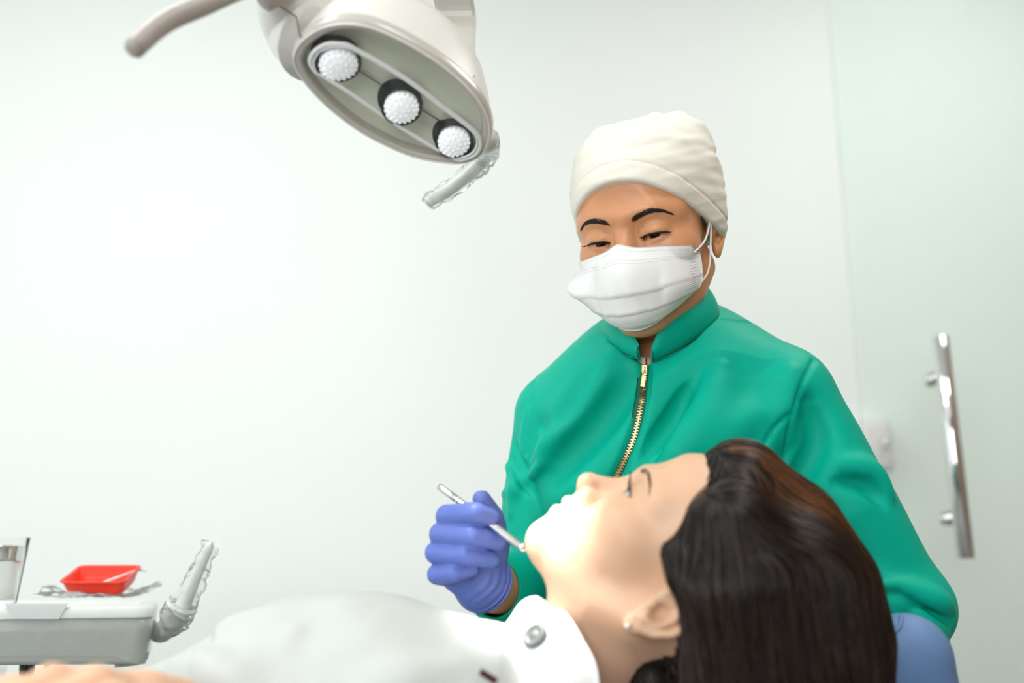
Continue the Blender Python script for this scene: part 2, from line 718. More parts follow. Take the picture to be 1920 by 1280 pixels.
def strands(lines, rad, seg=3):
    """many thin tapering tubes in one mesh; lines (n,m,3)"""
    L = np.asarray(lines)
    n, m = L.shape[:2]
    T = np.gradient(L, axis=1)
    T /= np.linalg.norm(T, axis=2)[..., None] + 1e-12
    ref = np.array([.31, .77, .55])
    e1 = np.cross(T, ref)
    e1 /= np.linalg.norm(e1, axis=2)[..., None] + 1e-9
    e2 = np.cross(T, e1)
    r = np.broadcast_to(np.asarray(rad), (n, m))[..., None]
    a = np.linspace(0, 2 * PI, seg, endpoint=False)
    V = np.stack([L + r * (math.cos(t) * e1 + math.sin(t) * e2) for t in a], 2)     # n,m,seg,3
    i, j, k = np.meshgrid(np.arange(n), np.arange(m - 1), np.arange(seg), indexing='ij')
    base = (i * m + j) * seg
    k2 = (k + 1) % seg
    Fq = np.stack([base + k, base + k2, base + seg + k2, base + seg + k], -1).reshape(-1, 4)
    return V.reshape(-1, 3), Fq

# ================================================================== the room
X0, X1, Y0, Y1, Z1 = ROOM['x0'], ROOM['x1'], ROOM['y0'], ROOM['y1'], ROOM['z1']
T = .06


def slab(name, lo, hi, m):
    lo, hi = np.array(lo), np.array(hi)
    V, Fc = box((lo + hi) / 2, (hi - lo) / 2)
    return struct(mk(name, V, Fc, m, smooth=False))


slab('floor', (X0 - T, Y0 - T, -T), (X1 + T, Y1 + T, 0), 'floor')
slab('ceiling', (X0 - T, Y0 - T, Z1), (X1 + T, Y1 + T, Z1 + T), 'ceiling')
slab('wall_back', (X0, Y1, 0), (X1, Y1 + T, Z1), 'wall')
slab('wall_right', (X1, Y0, 0), (X1 + T, Y1, Z1), 'wall_warm')


def wall_with_hole(name, axis, pos, a0, a1, h0, h1, z0, z1, m):
    """wall slab with a rectangular window opening"""
    mb = MB()
    for (u0, u1, w0, w1) in ((a0, h0, 0, Z1), (h1, a1, 0, Z1), (h0, h1, 0, z0), (h0, h1, z1, Z1)):
        if axis == 'y':
            c, h = ((u0 + u1) / 2, pos, (w0 + w1) / 2), ((u1 - u0) / 2, T / 2, (w1 - w0) / 2)
        else:
            c, h = (pos, (u0 + u1) / 2, (w0 + w1) / 2), (T / 2, (u1 - u0) / 2, (w1 - w0) / 2)
        mb.add(*box(c, h))
    return struct(mb.build(name, m))


wall_with_hole('wall_front', 'y', Y0 - T / 2, X0, X1, WIN['x0'], WIN['x1'], WIN['z0'], WIN['z1'], 'wall_soft')
wall_with_hole('wall_left', 'x', X0 - T / 2, Y0, Y1, -.5, 1.1, .95, 2.5, 'wall')


def window(name, axis, pos, a0, a1, z0, z1):
    mb = MB()
    f = .03

    def b(u0, u1, w0, w1, d=.03):
        if axis == 'y':
            mb.add(*box(((u0 + u1) / 2, pos, (w0 + w1) / 2), ((u1 - u0) / 2, d, (w1 - w0) / 2)))
        else:
            mb.add(*box((pos, (u0 + u1) / 2, (w0 + w1) / 2), (d, (u1 - u0) / 2, (w1 - w0) / 2)))
    b(a0, a0 + f, z0, z1)
    b(a1 - f, a1, z0, z1)
    b(a0, a1, z0, z0 + f)
    b(a0, a1, z1 - f, z1)
    mid = (a0 + a1) / 2
    b(mid - f / 2, mid + f / 2, z0, z1)
    w = struct(mb.build(name, 'frame_white'))
    for s0, s1 in ((a0 + f, mid - f / 2), (mid + f / 2, a1 - f)):
        g = MB()
        if axis == 'y':
            g.add(*box(((s0 + s1) / 2, pos, (z0 + z1) / 2), ((s1 - s0) / 2, .003, (z1 - z0) / 2 - f)))
        else:
            g.add(*box((pos, (s0 + s1) / 2, (z0 + z1) / 2), (.003, (s1 - s0) / 2, (z1 - z0) / 2 - f)))
        g.build('pane', 'window_glass', w)


window('window_1', 'y', Y0 - .035, WIN['x0'], WIN['x1'], WIN['z0'], WIN['z1'])
window('window_2', 'x', X0 - .035, -.5, 1.1, .95, 2.5)
for nm, lo, hi in (('baseboard_back', (X0, Y1 - .012, 0), (X1, Y1, .08)), ('baseboard_left', (X0, Y0, 0), (X0 + .012, Y1, .08)),
                   ('baseboard_right', (X1 - .012, Y0, 0), (X1, Y1, .08))):
    slab(nm, lo, hi, 'frame_white')

places = ['nearest the left window', 'nearest the glass door, front row', 'by the back wall above the lamp', 'by the back wall beside the glass door']
for i, (x, y) in enumerate(CEIL_LIGHTS):
    e = empty('ceiling_light', (x, y, Z1))
    mb = MB()
    for dx, dy, hx, hy in ((-.29, 0, .01, .3), (.29, 0, .01, .3), (0, -.29, .28, .01), (0, .29, .28, .01)):
        mb.add(*box((x + dx, y + dy, Z1 - .02), (hx, hy, .02)))
    mb.build('frame', 'frame_white', e)
    mk('diffuser', *box((x, y, Z1 - .02), (.28, .28, .008)), 'panel_glow', e, False)
    tag(e, 'square white ceiling panel light ' + places[i], 'light', 'ceiling panel lights')

# ---- sliding glass door parked in front of the back wall
DD = 1.93
door_l = P(1590, 520, DD)[0]
dy = P(1590, 520, DD)[1]
dy = 2.02
def on_plane(px, py, yy):
    r = P(px, py, 1.0) - CAM
    return CAM + r * (yy / r[1])
door_x0 = on_plane(1576, 300, dy)[0]
door = struct(empty('door_1', (door_x0 + .45, dy, 0)))
mk('glass_panel', *box((door_x0 + .475, dy, 1.41), (.475, .005, 1.39), None, .001), 'door_glass', door, False)
mk('glass_edge', *box((door_x0 - .0012, dy, 1.41), (.0012, .005, 1.39)), 'glass_edge', door, False)
mk('top_rail', *box((door_x0 + .42, dy + .03, 2.84), (.9, .03, .035), None, .004), 'brushed', door, False)
hy = dy - .062
ht, hb = on_plane(1763, 631, hy), on_plane(1811, 1047, hy)
hd = nrm(hb - ht)
L = np.linalg.norm(hb - ht)
hr = .0165
hbar = mk('handle', *lathe(ht, hd, [(0, hr - .002), (.0015, hr), (L - .0015, hr), (L, hr - .002)], 40), 'chrome', door)
for t in (.175, .82):
    c = ht + hd * L * t
    mk('standoff', *lathe(c, (0, 1, 0), [(0, .009), (.05, .009), (.0505, .0135), (.056, .0135)], 24), 'steel', hbar)
    mk('rosette', *lathe((c[0], dy + .0055, c[2]), (0, 1, 0), [(0, .013), (.006, .013), (.008, .011)], 24), 'steel', hbar)

# ---- dispenser on the wall, seen through the glass
wc = on_plane(1636, 834, Y1 - .03)
disp = empty('soap_dispenser', (wc[0], Y1, wc[2] - .09))
mk('body', *box((wc[0], Y1 - .035, wc[2] - .005), (.034, .034, .056), None, .012), 'dispenser', disp)
mk('cap', *box((wc[0], Y1 - .035, wc[2] + .052), (.030, .030, .010), None, .008), 'frame_white', disp)
mk('spout', *tube(catmull([(wc[0] + .01, Y1 - .06, wc[2] + .01), (wc[0] + .012, Y1 - .078, wc[2] + .006), (wc[0] + .012, Y1 - .082, wc[2] - .012)], 8), .006, 10), 'steel', disp)
tag(disp, 'small pale pinkish dispenser on the wall behind the glass door', 'dispenser')

# ================================================================== people: shared head


def head_field(res=.0012, neck=None, neck_r=(.052, .056), lips_open=0.0, slit=(-.002, .0028), lids=True, ear_dz=0.0):
    """head in its own frame: x to the right ear, y forward, z up; origin between the ears"""
    F = Field((-.1, -.14, -.24), (.1, .14, .135), res)
    F.ell((0, -.014, .03), (.0735, .094, .083))
    F.ell((0, .034, .036), (.062, .053, .06), .025)
    F.ell((0, .028, -.03), (.0585, .054, .066), .03)
    F.ell((0, .038, -.066), (.043, .042, .036), .03)
    for s in (-1, 1):
        F.chain([(s * .052, -.012, -.05), (s * .044, .012, -.074), (s * .014, .066, -.092)], [.015, .014, .014], .022)
        F.ell((s * .044, .05, -.02), (.021, .024, .019), .024)
        F.chain([(s * .010, .0815, .021), (s * .03, .0785, .0245), (s * .05, .06, .02)], [.009, .0095, .009], .016)
    F.ell((0, .077, -.091), (.017, .0145, .015), .022)
    for s in (-1, 1):
        F.ell((s * .031, .1005, .004), (.021, .0185, .0125), .016, 's')
    # nose
    F.chain([(0, .073, .010), (0, .080, -.033)], [.0125, .0165], .012)
    F.chain([(0, .0755, .015), (0, .0885, -.008), (0, .1005, -.026)], [.0074, .0072, .0086], .008)
    F.ell((0, .1015, -.0305), (.0108, .0105, .0095), .006)
    for s in (-1, 1):
        F.ell((s * .0122, .0885, -.0345), (.0075, .0105, .0080), .005)
        F.ell((s * .0060, .0980, -.0420), (.0038, .0062, .0050), .002, 's')
    # mouth
    o = lips_open
    m = .0045
    F.ell((0, .079, -.062 + m), (.026, .018, .020), .02)
    F.chain([(-.021, .0855, -.0645 + m), (-.006, .0965, -.0605 + m), (0, .0965, -.0612 + m), (.006, .0965, -.0605 + m), (.021, .0855, -.0645 + m)],
            [.0028, .0048, .0046, .0048, .0028], .006)
    F.chain([(-.020, .084, -.067 - o * .3 + m), (0, .0935, -.0705 - o + m), (.020, .084, -.067 - o * .3 + m)], [.0028, .0056, .0028], .006)
    F.chain([(-.02, .0905, -.0652 + m), (0, .1015, -.0655 - o * .5 + m), (.02, .0905, -.0652 + m)], [.0012, .0018 + o * .6, .0012], .003, 's')
    # eyes: lids over the balls, opened by a slit
    for s in (-1, 1):
        F.ell((s * .031, .0705, .0025), (.0158, .0142, .0138), .005)
        if lids:
            # lid crease
            a = np.linspace(-.8, 1.15, 11)
            F.chain([(s * (.0315 + .0145 * t), .0850 - .0066 * t * t, .0098 - .0046 * t * t) for t in a], [.0003 + .0014 * math.sin(PI * (i + .6) / 11.2) for i in range(11)], .0012, 's')
        z0, hh = slit
        a = np.linspace(-1, 1, 9)
        F.chain([(s * (.0318 + .0146 * t), .0842 - .0076 * t * t, z0 - .0012 * (1 - t * t) + .0008 * t) for t in a],
                [.0012 + (hh - .0012) * (1 - t * t) for t in a], .0012, 's')
    # ears
    for s in (-1, 1):
        def E(u, v, w):
            return (s * (.0690 + w * .72), -.014 + u, -.006 + v + ear_dz)
        F.ell(E(-.004, .002, .003), (.006, .017, .026), .006)
        F.chain([E(.010, .004, .003), E(.011, .018, .006), E(.002, .0285, .009), E(-.012, .0275, .012), E(-.0205, .015, .014),
                 E(-.0195, -.002, .0135), E(-.013, -.016, .011), E(-.004, -.024, .008)],
                [.0030, .0034, .0036, .0036, .0036, .0034, .0036, .0045], .004)
        F.ell(E(.001, -.027, .006), (.0045, .0075, .009), .004)
        F.chain([E(-.004, .018, .011), E(-.011, .006, .0125), E(-.008, -.010, .0115), E(.002, -.0165, .009)], [.0022, .0026, .0028, .0026], .003)
        F.ell(E(-.001, -.002, .0125), (.0085, .0072, .0095), .004, 's')
        F.ell(E(.0085, -.004, .006), (.004, .0038, .006), .003)
    if neck is not None:
        F.chain(neck, np.linspace(neck_r[0], neck_r[1], len(neck)), .028)
    return F


def frame(f, u, o):
    """4x4-like transform: columns right, forward, up"""
    f, u = nrm(f), np.asarray(u, float)
    u = nrm(u - f * np.dot(u, f))
    r = np.cross(f, u)
    return np.stack([r, f, u], 1), np.asarray(o, float)


def to_w(fr, p):
    p = np.array(p, float)
    if len(fr) > 2:                      # shorter lower face
        z = p[..., 2]
        p[..., 2] = np.where(z < .02, .02 + (z - .02) * fr[2], z)
    return p @ fr[0].T + fr[1]


def to_l(fr, p):
    p = (np.asarray(p) - fr[1]) @ fr[0]
    if len(fr) > 2:
        z = p[..., 2]
        p[..., 2] = np.where(z < .02, .02 + (z - .02) / fr[2], z)
    return p


def face_y(F, xz, off=0.0):
    """points on the front of the head at local (x, z)"""
    xz = np.asarray(xz, float)
    o = np.stack([xz[:, 0], np.full(len(xz), .138), xz[:, 1]], 1)
    r, ok = F.cast(o, np.repeat([[0, -1., 0]], len(o), 0), 0, .14)
    r[:, 1] += off
    return r


def patch(V, Q, keep, off):
    """part of a skin lifted off by off"""
    N = vnormals(V, Q)
    fk = keep[Q].all(1)
    q = Q[fk]
    used = np.unique(q)
    mp = np.full(len(V), -1)
    mp[used] = np.arange(len(used))
    return V[used] + N[used] * (off[used][:, None] if np.ndim(off) else off), mp[q]


def brow_strands(F, fr, s, arch, name, parent, th=.0034, n=230, m='brow'):
    """arch: list of (x,z) along the brow from nose side outward"""
    c = catmull(arch, 60)
    lines, rads = [], []
    for k in range(n):
        t = rng.uniform(0, 1)
        i = int(t * 58)
        w = th * (1.0 - .78 * max(0, t - .40) / .60) * (0.8 + .2 * min(1, t / .2))
        if t < .22 and rng.random() > .25 + t * 3.2:
            continue
        p = c[i] + np.array([0, rng.uniform(-w, w)])
        d = nrm(c[i + 1] - c[i])
        lift = .55 * (1 - t) ** 2 * rng.uniform(.3, 1) + rng.uniform(-.12, .12)
        d = nrm(d + np.array([0, lift]))
        ln = rng.uniform(.0034, .0055) * (1 - .3 * t)
        q = np.stack([p, p + d * ln * .5, p + d * ln - np.array([0, .0006])])
        r3 = face_y(F, q * [s, 1] if True else q, 0)
        r3[:, 1] += [.0002, .0009, .0007]
        lines.append(r3)
    V, Fq = strands(np.array(lines), np.array([.00030, .00030, .00008])[None, :], 3)
    return mk(name, to_w(fr, V), Fq, m, parent)


def eye_parts(fr, s, gaze, parent, lid_pts, F, m_white='eye_white', lashes=26, lash_len=.0075, fall=-.55):
    c = np.array([s * .031, .0705, .0025])
    a = nrm(gaze)
    V, Fc = lathe(c, a, [(.0122 * math.cos(t), .0122 * math.sin(t)) for t in np.linspace(.02, PI - .02, 16)], 24)
    eye = mk('eye', to_w(fr, V), Fc, m_white, parent)
    V, Fc = lathe(c, a, [(.0128 * math.cos(t), .0128 * math.sin(t)) for t in np.linspace(.02, .50, 8)], 24, True, False)
    mk('iris', to_w(fr, V), Fc, 'iris', eye)
    return eye

# ================================================================== the dentist
yaw, pt, rl = math.radians(27), math.radians(21), math.radians(0.5)
f = np.array([-math.sin(yaw) * math.cos(pt), -math.cos(yaw) * math.cos(pt), -math.sin(pt)])
r0 = nrm(np.cross(f, (0, 0, 1)))
u0 = np.cross(r0, f)
u = u0 * math.cos(rl) + r0 * math.sin(rl)
fr = frame(f, u, (0, 0, 0))
eye_mid = P(1174, 441, 1.085)
fr = (fr[0], eye_mid - fr[0] @ np.array([0, .079, .002]))
HD = fr
neck_lo_w = P(1238, 700, 1.185)
nl = to_l(HD, neck_lo_w)
HF = head_field(.0012, [(0, -.022, -.05), (0 * .5 + nl[0] * .45, -.035, -.11), tuple(nl)], (.049, .054), 0, (-.0034, .0043))
HV, HQ = HF.mesh()
HV = relax(HV, HQ, 1, .4)
wz = np.clip((HV[:, 2] - .028) / .012, 0, 1)[:, None]
HV = HV * (1 - wz) + relax(HV, HQ, 14, .5) * wz

# jacket and arm skeleton (metres, from the place each part is seen at)
S_R, E_R, W_R = P(1046, 800, 1.245), P(1012, 1085, 1.19), P(938, 1108, 1.045)
S_L, E_L, W_L = P(1478, 775, 1.135), P(1702, 1140, 1.075), P(1420, 1120, 1.03)
HIP = P(1235, 1420, 1.2)

# body under the clothes: one skin from the feet up, coarse; the fine head joins it inside the collar
feet_z = 0.0
BF = Field((-.12, .8, 0.0), (.62, 1.5, 1.5), .007)
hipc = np.array([HIP[0], 1.2, .86])
BF.chain([neck_lo_w, P(1245, 800, 1.2), P(1240, 1100, 1.2), hipc], [.05, .10, .10, .115], .03, flat=((0, 1, 0), .75))
BF.chain([neck_lo_w + [0, .0, .03], neck_lo_w - [0, 0, .06]], [.05, .055], .03)
BF.chain([P(1240, 720, 1.19), S_L, E_L, W_L, P(1330, 1105, 1.03)], [.04, .034, .030, .025, .027], .02)
BF.chain([P(1240, 720, 1.19), S_R, E_R, W_R, P(915, 1085, 1.015)], [.04, .034, .030, .0255, .026], .02)
for s in (-1, 1):
    kx = hipc + [s * .09, 0, -.05]
    BF.chain([kx, (kx[0], 1.19, .46), (kx[0] + s * .01, 1.21, .09)], [.085, .055, .04], .03)
    BF.chain([(kx[0] + s * .01, 1.23, .045), (kx[0] + s * .02, 1.07, .03)], [.036, .027], .02)
BV, BQ = BF.mesh()
BV = relax(BV, BQ, 2)

# gloved right hand joints, also used for the hand under the glove
J = dict(
    index=[P(884, 990, 1.022), P(838, 967, .972), P(893, 961, .948), P(921, 971, .956)],
    middle=[P(868, 1020, 1.022), P(825, 1001, .972), P(886, 1004, .947), P(934, 1014, .96)],
    ring=[P(858, 1050, 1.020), P(817, 1036, .973), P(872, 1040, .949), P(922, 1049, .963)],
    little=[P(854, 1082, 1.015), P(820, 1076, .976), P(851, 1074, .955), P(884, 1066, .964)],
    thumb=[P(920, 1072, 1.0), P(934, 1018, 1.0), P(924, 970, .992), P(903, 936, .984)])
R_ = dict(index=[.0115, .0112, .0102, .0085], middle=[.0115, .0112, .0102, .0088], ring=[.0112, .0108, .0098, .0085],
          little=[.0105, .0104, .0092, .0078], thumb=[.0150, .0125, .0112, .0092])


def hand_field(F, off=0.0):
    F.chain([J['index'][0], J['middle'][0], J['ring'][0], J['little'][0]], np.array([.0125, .0125, .012, .0115]) - off, .006)
    for nm, w in (('index', P(922, 1092, 1.02)), ('middle', P(915, 1094, 1.022)), ('ring', P(908, 1096, 1.022)), ('little', P(902, 1100, 1.018))):
        F.chain([J[nm][0], (J[nm][0] + w) / 2 + P(903, 1060, 1.0) * 0, w], np.array([.0125, .0155, .019]) - off, .008)
    F.chain([P(900, 1075, .998), P(918, 1098, 1.008)], np.array([.018, .021]) - off, .012)     # heel of the hand
    F.chain([P(862, 1092, .992), P(890, 1108, 1.0)], np.array([.0125, .017]) - off, .012)
    F.chain([P(908, 1088, 1.012), P(924, 1102, 1.03), P(938, 1108, 1.045)], np.array([.0275, .0272, .0265]) - off, .012)
    for nm in ('little', 'ring', 'middle', 'index', 'thumb'):
        F.chain(J[nm], np.array(R_[nm]) - off, .0035 if nm != 'thumb' else .006)
    return F


hlo, hhi = P(780, 1170, .92), P(980, 900, 1.09)
hlo2, hhi2 = np.minimum(hlo, hhi) - [.01, .06, .02], np.maximum(hlo, hhi) + [.02, .06, .02]
SK = Field(hlo2, hhi2, .002)
hand_field(SK, .0022)
SV, SQ = SK.mesh()
SV = relax(SV, SQ, 1)

V = np.concatenate([to_w(HD, HV), BV, SV])
Q = np.concatenate([HQ, BQ + len(HV), SQ + len(HV) + len(BV)])
base = np.array([hipc[0], 1.2, 0.0])
dentist = mk('person', V, Q, 'skin_tan', origin=base)
tag(dentist, 'standing person in green zip jacket, white cap and face mask, holding a probe', 'person')

# ---- face: brows, eyes, lashes
brow_strands(HF, HD, -1, [(.0125, .0165), (.022, .0205), (.034, .0232), (.045, .0215), (.053, .0165)], 'eyebrow', dentist, .0027, 420)
brow_strands(HF, HD, 1, [(.0125, .0165), (.022, .0205), (.034, .0232), (.045, .0215), (.053, .0165)], 'eyebrow', dentist, .0027, 420)
for s in (-1, 1):
    eye_parts(HD, s, (-.10 * 1, .80, -.42), dentist, None, HF)
    a = np.linspace(-1, 1, 41)
    xz = np.array([(s * (.0318 + .0155 * t), -.0004 - .0022 * t * t + .0006 * t) for t in a])
    lid = face_y(HF, xz, .0002)
    lid[:, 1] = np.convolve(np.r_[[lid[0, 1]] * 3, lid[:, 1], [lid[-1, 1]] * 3], np.ones(7) / 7, 'valid')
    liner = tube(to_w(HD, lid), [.0004, .0009, .0012, .0012, .0008], 6)
    ln = mk('eyelashes', *liner, 'lash', dentist)
    L = []
    for k in range(34):
        i = rng.integers(3, 40)
        t = a[i]
        p = lid[i]
        d = nrm(np.array([s * (.25 + .7 * max(t, -.3)), .75, -.42 + .1 * t]))
        l = .0085 * (.7 + .4 * max(t, 0)) * rng.uniform(.8, 1.1)
        L.append([p, p + d * l * .5, p + d * l + [0, 0, l * .22]])
    Vl, Fl = strands(to_w(HD, np.array(L).reshape(-1, 3)).reshape(-1, 3, 3), np.array([.0005, .0004, .0001])[None], 3)
    lo = mk('lash_hairs', Vl, Fl, 'lash', ln)

# ---- hair at the temples and nape under the cap
zf = HV[:, 2] - (.052 + .62 * HV[:, 1] * 0)
keep = (HV[:, 1] < .052 - .25 * np.maximum(0, .03 - HV[:, 2])) & (HV[:, 2] > -.012 + .0 * HV[:, 1]) & (HV[:, 1] > -.12) & \
       ~((np.abs(HV[:, 0]) > .066) & (HV[:, 1] > -.04) & (HV[:, 1] < .004) & (HV[:, 2] < .03)) & \
       (HV[:, 2] > -.01 + np.maximum(0, (HV[:, 1] - .012)) * 1.35)
nape = (HV[:, 1] < -.055) & (HV[:, 2] > -.09) & (HV[:, 2] < .0)
pv, pq = patch(HV, HQ, keep | nape, .0022)
mk('hair', to_w(HD, pv), pq, 'dark_hair', dentist)

# ---- cap
CF = Field((-.115, -.15, -.06), (.115, .12, .16), .0016)
CF.ell((0, -.018, .038), (.0825, .109, .086))
CF.ell((0, .022, .05), (.069, .0695, .061), .02)
for s in (-1, 1):
    CF.ell((s * .047, -.024, .005), (.034, .05, .05), .03)
CF.ell((0, -.03, .068), (.078, .086, .060), .03)
CF.chain([(-.035, -.045, .092), (.035, -.045, .092)], [.034, .034], .03)
# brim plane: high on the forehead, down behind the ears
bn = nrm(np.array([0, -.50, 1.0]))
boff = float(np.dot(bn, (0, .085, .058)))


def brim(X, Y, Z):
    return (X * bn[0] + Y * bn[1] + Z * bn[2] - boff + 3.2 * X * X).astype(np.float32)


CF.blend(brim, CF.lo, CF.lo + CF.n * CF.res, .001, 's')
CI = Field((-.115, -.15, -.06), (.115, .12, .16), .0016)
inner = lambda c, r: CF.ell(c, r, .002, 's')
inner((0, -.014, .030), (.0745, .098, .082))
CV, CQ = CF.mesh()
# brim cut keeps the upper side
sd = CV @ bn - boff + 3.2 * CV[:, 0] ** 2
CV = relax(CV, CQ, 2)
N = vnormals(CV, CQ)
sd = CV @ bn - boff + 3.2 * CV[:, 0] ** 2
band = -.0016 * np.exp(-((sd - .021) / .0016) ** 2) + .0010 * (sd < .021)
up_ = np.clip((sd - .03) / .05, 0, 1)
cr = noise3(CV * [1, 1, 1.8], 60, 3) * .0022 * up_ + noise3(CV * [.6, .6, 2.5], 120, 4) * .0011 * up_ + noise3(CV, 35, 5) * .003 * up_ \
    + noise3(CV * [.4, .4, 1.6], 160, 9) * .0006
ridge = np.zeros(len(CV))
for cc, dd, ww, hh in (((.0, .02, .12), (1, .2, 0), .006, .004), ((-.02, .0, .125), (1, -.35, 0), .005, .0045), ((.03, .03, .11), (.9, .5, 0), .006, .0035),
                       ((-.04, .04, .095), (1, .5, .1), .007, .003), ((.0, .06, .1), (1, -.1, 0), .007, .0028)):
    dd = nrm(dd)
    w = CV - cc
    al = w @ dd
    pe = np.linalg.norm(w - al[:, None] * dd, axis=1)
    ridge += hh * np.exp(-(pe / ww) ** 2) * np.exp(-(al / .035) ** 2)
CV = CV + N * (band + cr + ridge)[:, None]
cap = mk('scrub_cap', to_w(HD, CV), CQ, 'cap_cloth', dentist)
a = np.linspace(-1.25, 1.25, 90)
hem = []
for t in a:
    d = np.array([math.sin(t) * .0865, -.018 + math.cos(t) * .110, 0])
    z = (boff - 3.2 * d[0] ** 2 - bn[1] * d[1]) / bn[2] + .002
    hem.append((d[0] * .965, -.018 + math.cos(t) * .110 * .965, z))


# ---- face mask
nu, nv = 81, 61
us, vs = np.linspace(-1, 1, nu), np.linspace(0, 1, nv)
G = np.zeros((nu, nv, 3))
zc = catmull([(0, -.011), (.18, -.029), (.36, -.05), (.55, -.070), (.75, -.087), (.9, -.098), (1, -.101)], 200)
yc = catmull([(0, .111), (.18, .123), (.36, .126), (.55, .122), (.75, .113), (.9, .098), (1, .085)], 200)
for i, uu in enumerate(us):
    for j, vv in enumerate(vs):
        z0 = np.interp(vv, zc[:, 0], zc[:, 1])
        y0 = np.interp(vv, yc[:, 0], yc[:, 1])
        au = abs(uu)
        hw = .0655 - .012 * vv ** 2 + .004 * math.sin(PI * vv)
        x = uu * hw
        bulge = math.sin(PI * min(1, vv)) * .006
        ye = .038 + .010 * vv
        y = ye + (y0 - ye) * (1 - au ** (1.75 + .5 * vv)) ** .85
        z = z0 * (1 - .0) + au ** 2 * (-.004 * (1 - vv) + .034 * vv ** 1.6) - .005 * au * (1 - vv)
        if vv < .3:
            z += .0052 * math.exp(-(uu / .17) ** 2) * (1 - vv / .3)
        # slack at the sides
        if au > .55:
            k = (au - .55) / .45
            y += .010 * math.sin(PI * k) * math.sin(PI * vv) ** 2 * (1.6 if uu > 0 else .8)
            if uu > 0:
                x += .017 * k * math.exp(-((vv - .34) / .17) ** 2)
                y += .024 * k * math.exp(-((vv - .34) / .17) ** 2)
        G[i, j] = (x, y, z)
# pleats: three folded steps
for pz, dep in ((.44, .0032), (.66, .0034), (.86, .0024)):
    for i, uu in enumerate(us):
        pj = pz - .06 * (1 - uu * uu) * 0 + .05 * uu * uu * (1 if pz > .6 else -.4)
        d = vs - pj
        st = np.where(d < 0, np.exp(d / .10), np.exp(-d / .012) * -.4)
        G[i, :, 1] += dep * st * (1 - .5 * abs(uu))
        G[i, :, 2] -= .0012 * np.exp(-(d / .02) ** 2)
wr = noise3(G.reshape(-1, 3), 90, 21).reshape(nu, nv) * .0009 + noise3(G.reshape(-1, 3) * [1.6, 1, .6], 140, 22).reshape(nu, nv) * .0006
G[..., 1] += wr
# pressed stitch rows near the top edge
rows = np.zeros((nu, nv))
# keep it off the face
fl = face_y(HF, G[..., [0, 2]].reshape(-1, 2))[:, 1].reshape(nu, nv)
fl = np.where((fl > .125) & (np.abs(G[..., 0]) > .05), -1, fl)
G[..., 1] = np.maximum(G[..., 1], fl + .0035)
g2 = G.copy()
for _ in range(2):
    g2[1:-1, 1:-1, 1] = .5 * g2[1:-1, 1:-1, 1] + .125 * (g2[2:, 1:-1, 1] + g2[:-2, 1:-1, 1] + g2[1:-1, 2:, 1] + g2[1:-1, :-2, 1])
GW = to_w(HD, g2.reshape(-1, 3)).reshape(nu, nv, 3)
maskc = sheet('face_mask', GW, .0012, 'mask_cloth', dentist)


def mask_pt(uu, vv, lift=.0011):
    i, j = (uu + 1) / 2 * (nu - 1), vv * (nv - 1)
    i0, j0 = min(int(i), nu - 2), min(int(j), nv - 2)
    a_, b_ = i - i0, j - j0
    p = (g2[i0, j0] * (1 - a_) * (1 - b_) + g2[i0 + 1, j0] * a_ * (1 - b_) + g2[i0, j0 + 1] * (1 - a_) * b_ + g2[i0 + 1, j0 + 1] * a_ * b_)
    n = np.cross(g2[i0 + 1, j0] - g2[i0, j0], g2[i0, j0 + 1] - g2[i0, j0])
    n = nrm(n)
    if n[1] < 0:
        n = -n
    return p + n * lift


mat('stitch', (.66, .67, .67), .8)
st = MB()
for row, u0_, u1_ in ((.045, -.95, .3), (.135, -.95, .3), (.165, -.95, .3), (.135, .35, .9), (.165, .35, .9)):
    for uu in np.arange(u0_, u1_, .022):
        p, q = mask_pt(uu, row, .0008), mask_pt(uu + .011, row, .0008)
        st.add(*tube(to_w(HD, np.array([p, q])), .00026, 4))
for vv in np.arange(.2, .62, .035):
    p, q = mask_pt(-.95, vv, .0008), mask_pt(-.89, vv, .0008)
    st.add(*tube(to_w(HD, np.array([p, q])), .00026, 4))
so = st.build('stitching', 'stitch', maskc)
so['kind'] = 'stuff'
# lower hem binding
mk('hem', *tube(np.array([to_w(HD, mask_pt(t, .985, .0004)) for t in np.linspace(-.97, .97, 60)]), .0011, 6), 'mask_cloth', maskc)
for s in (-1, 1):
    top, bot = mask_pt(s * .985, .10, .001), mask_pt(s * .985, .80, .001)
    # over the ear: local ear top
    et = np.array([s * .0775, .004, .0285])
    eb = np.array([s * .0770, -.013, -.020])
    k = -1 if s < 0 else 1
    mk('ear_loop', *tube(to_w(HD, catmull([top, (s * .071, .024, -.018), (s * .0765, .010, .004), et, (s * .079, -.016, .026)], 24)), .0012, 6), 'mask_cloth', maskc)
    mk('ear_loop', *tube(to_w(HD, catmull([bot, (s * .069, .022, -.052), (s * .0745, .010, -.014), (s * .0785, .006, .018), et], 24)), .0012, 6), 'mask_cloth', maskc)

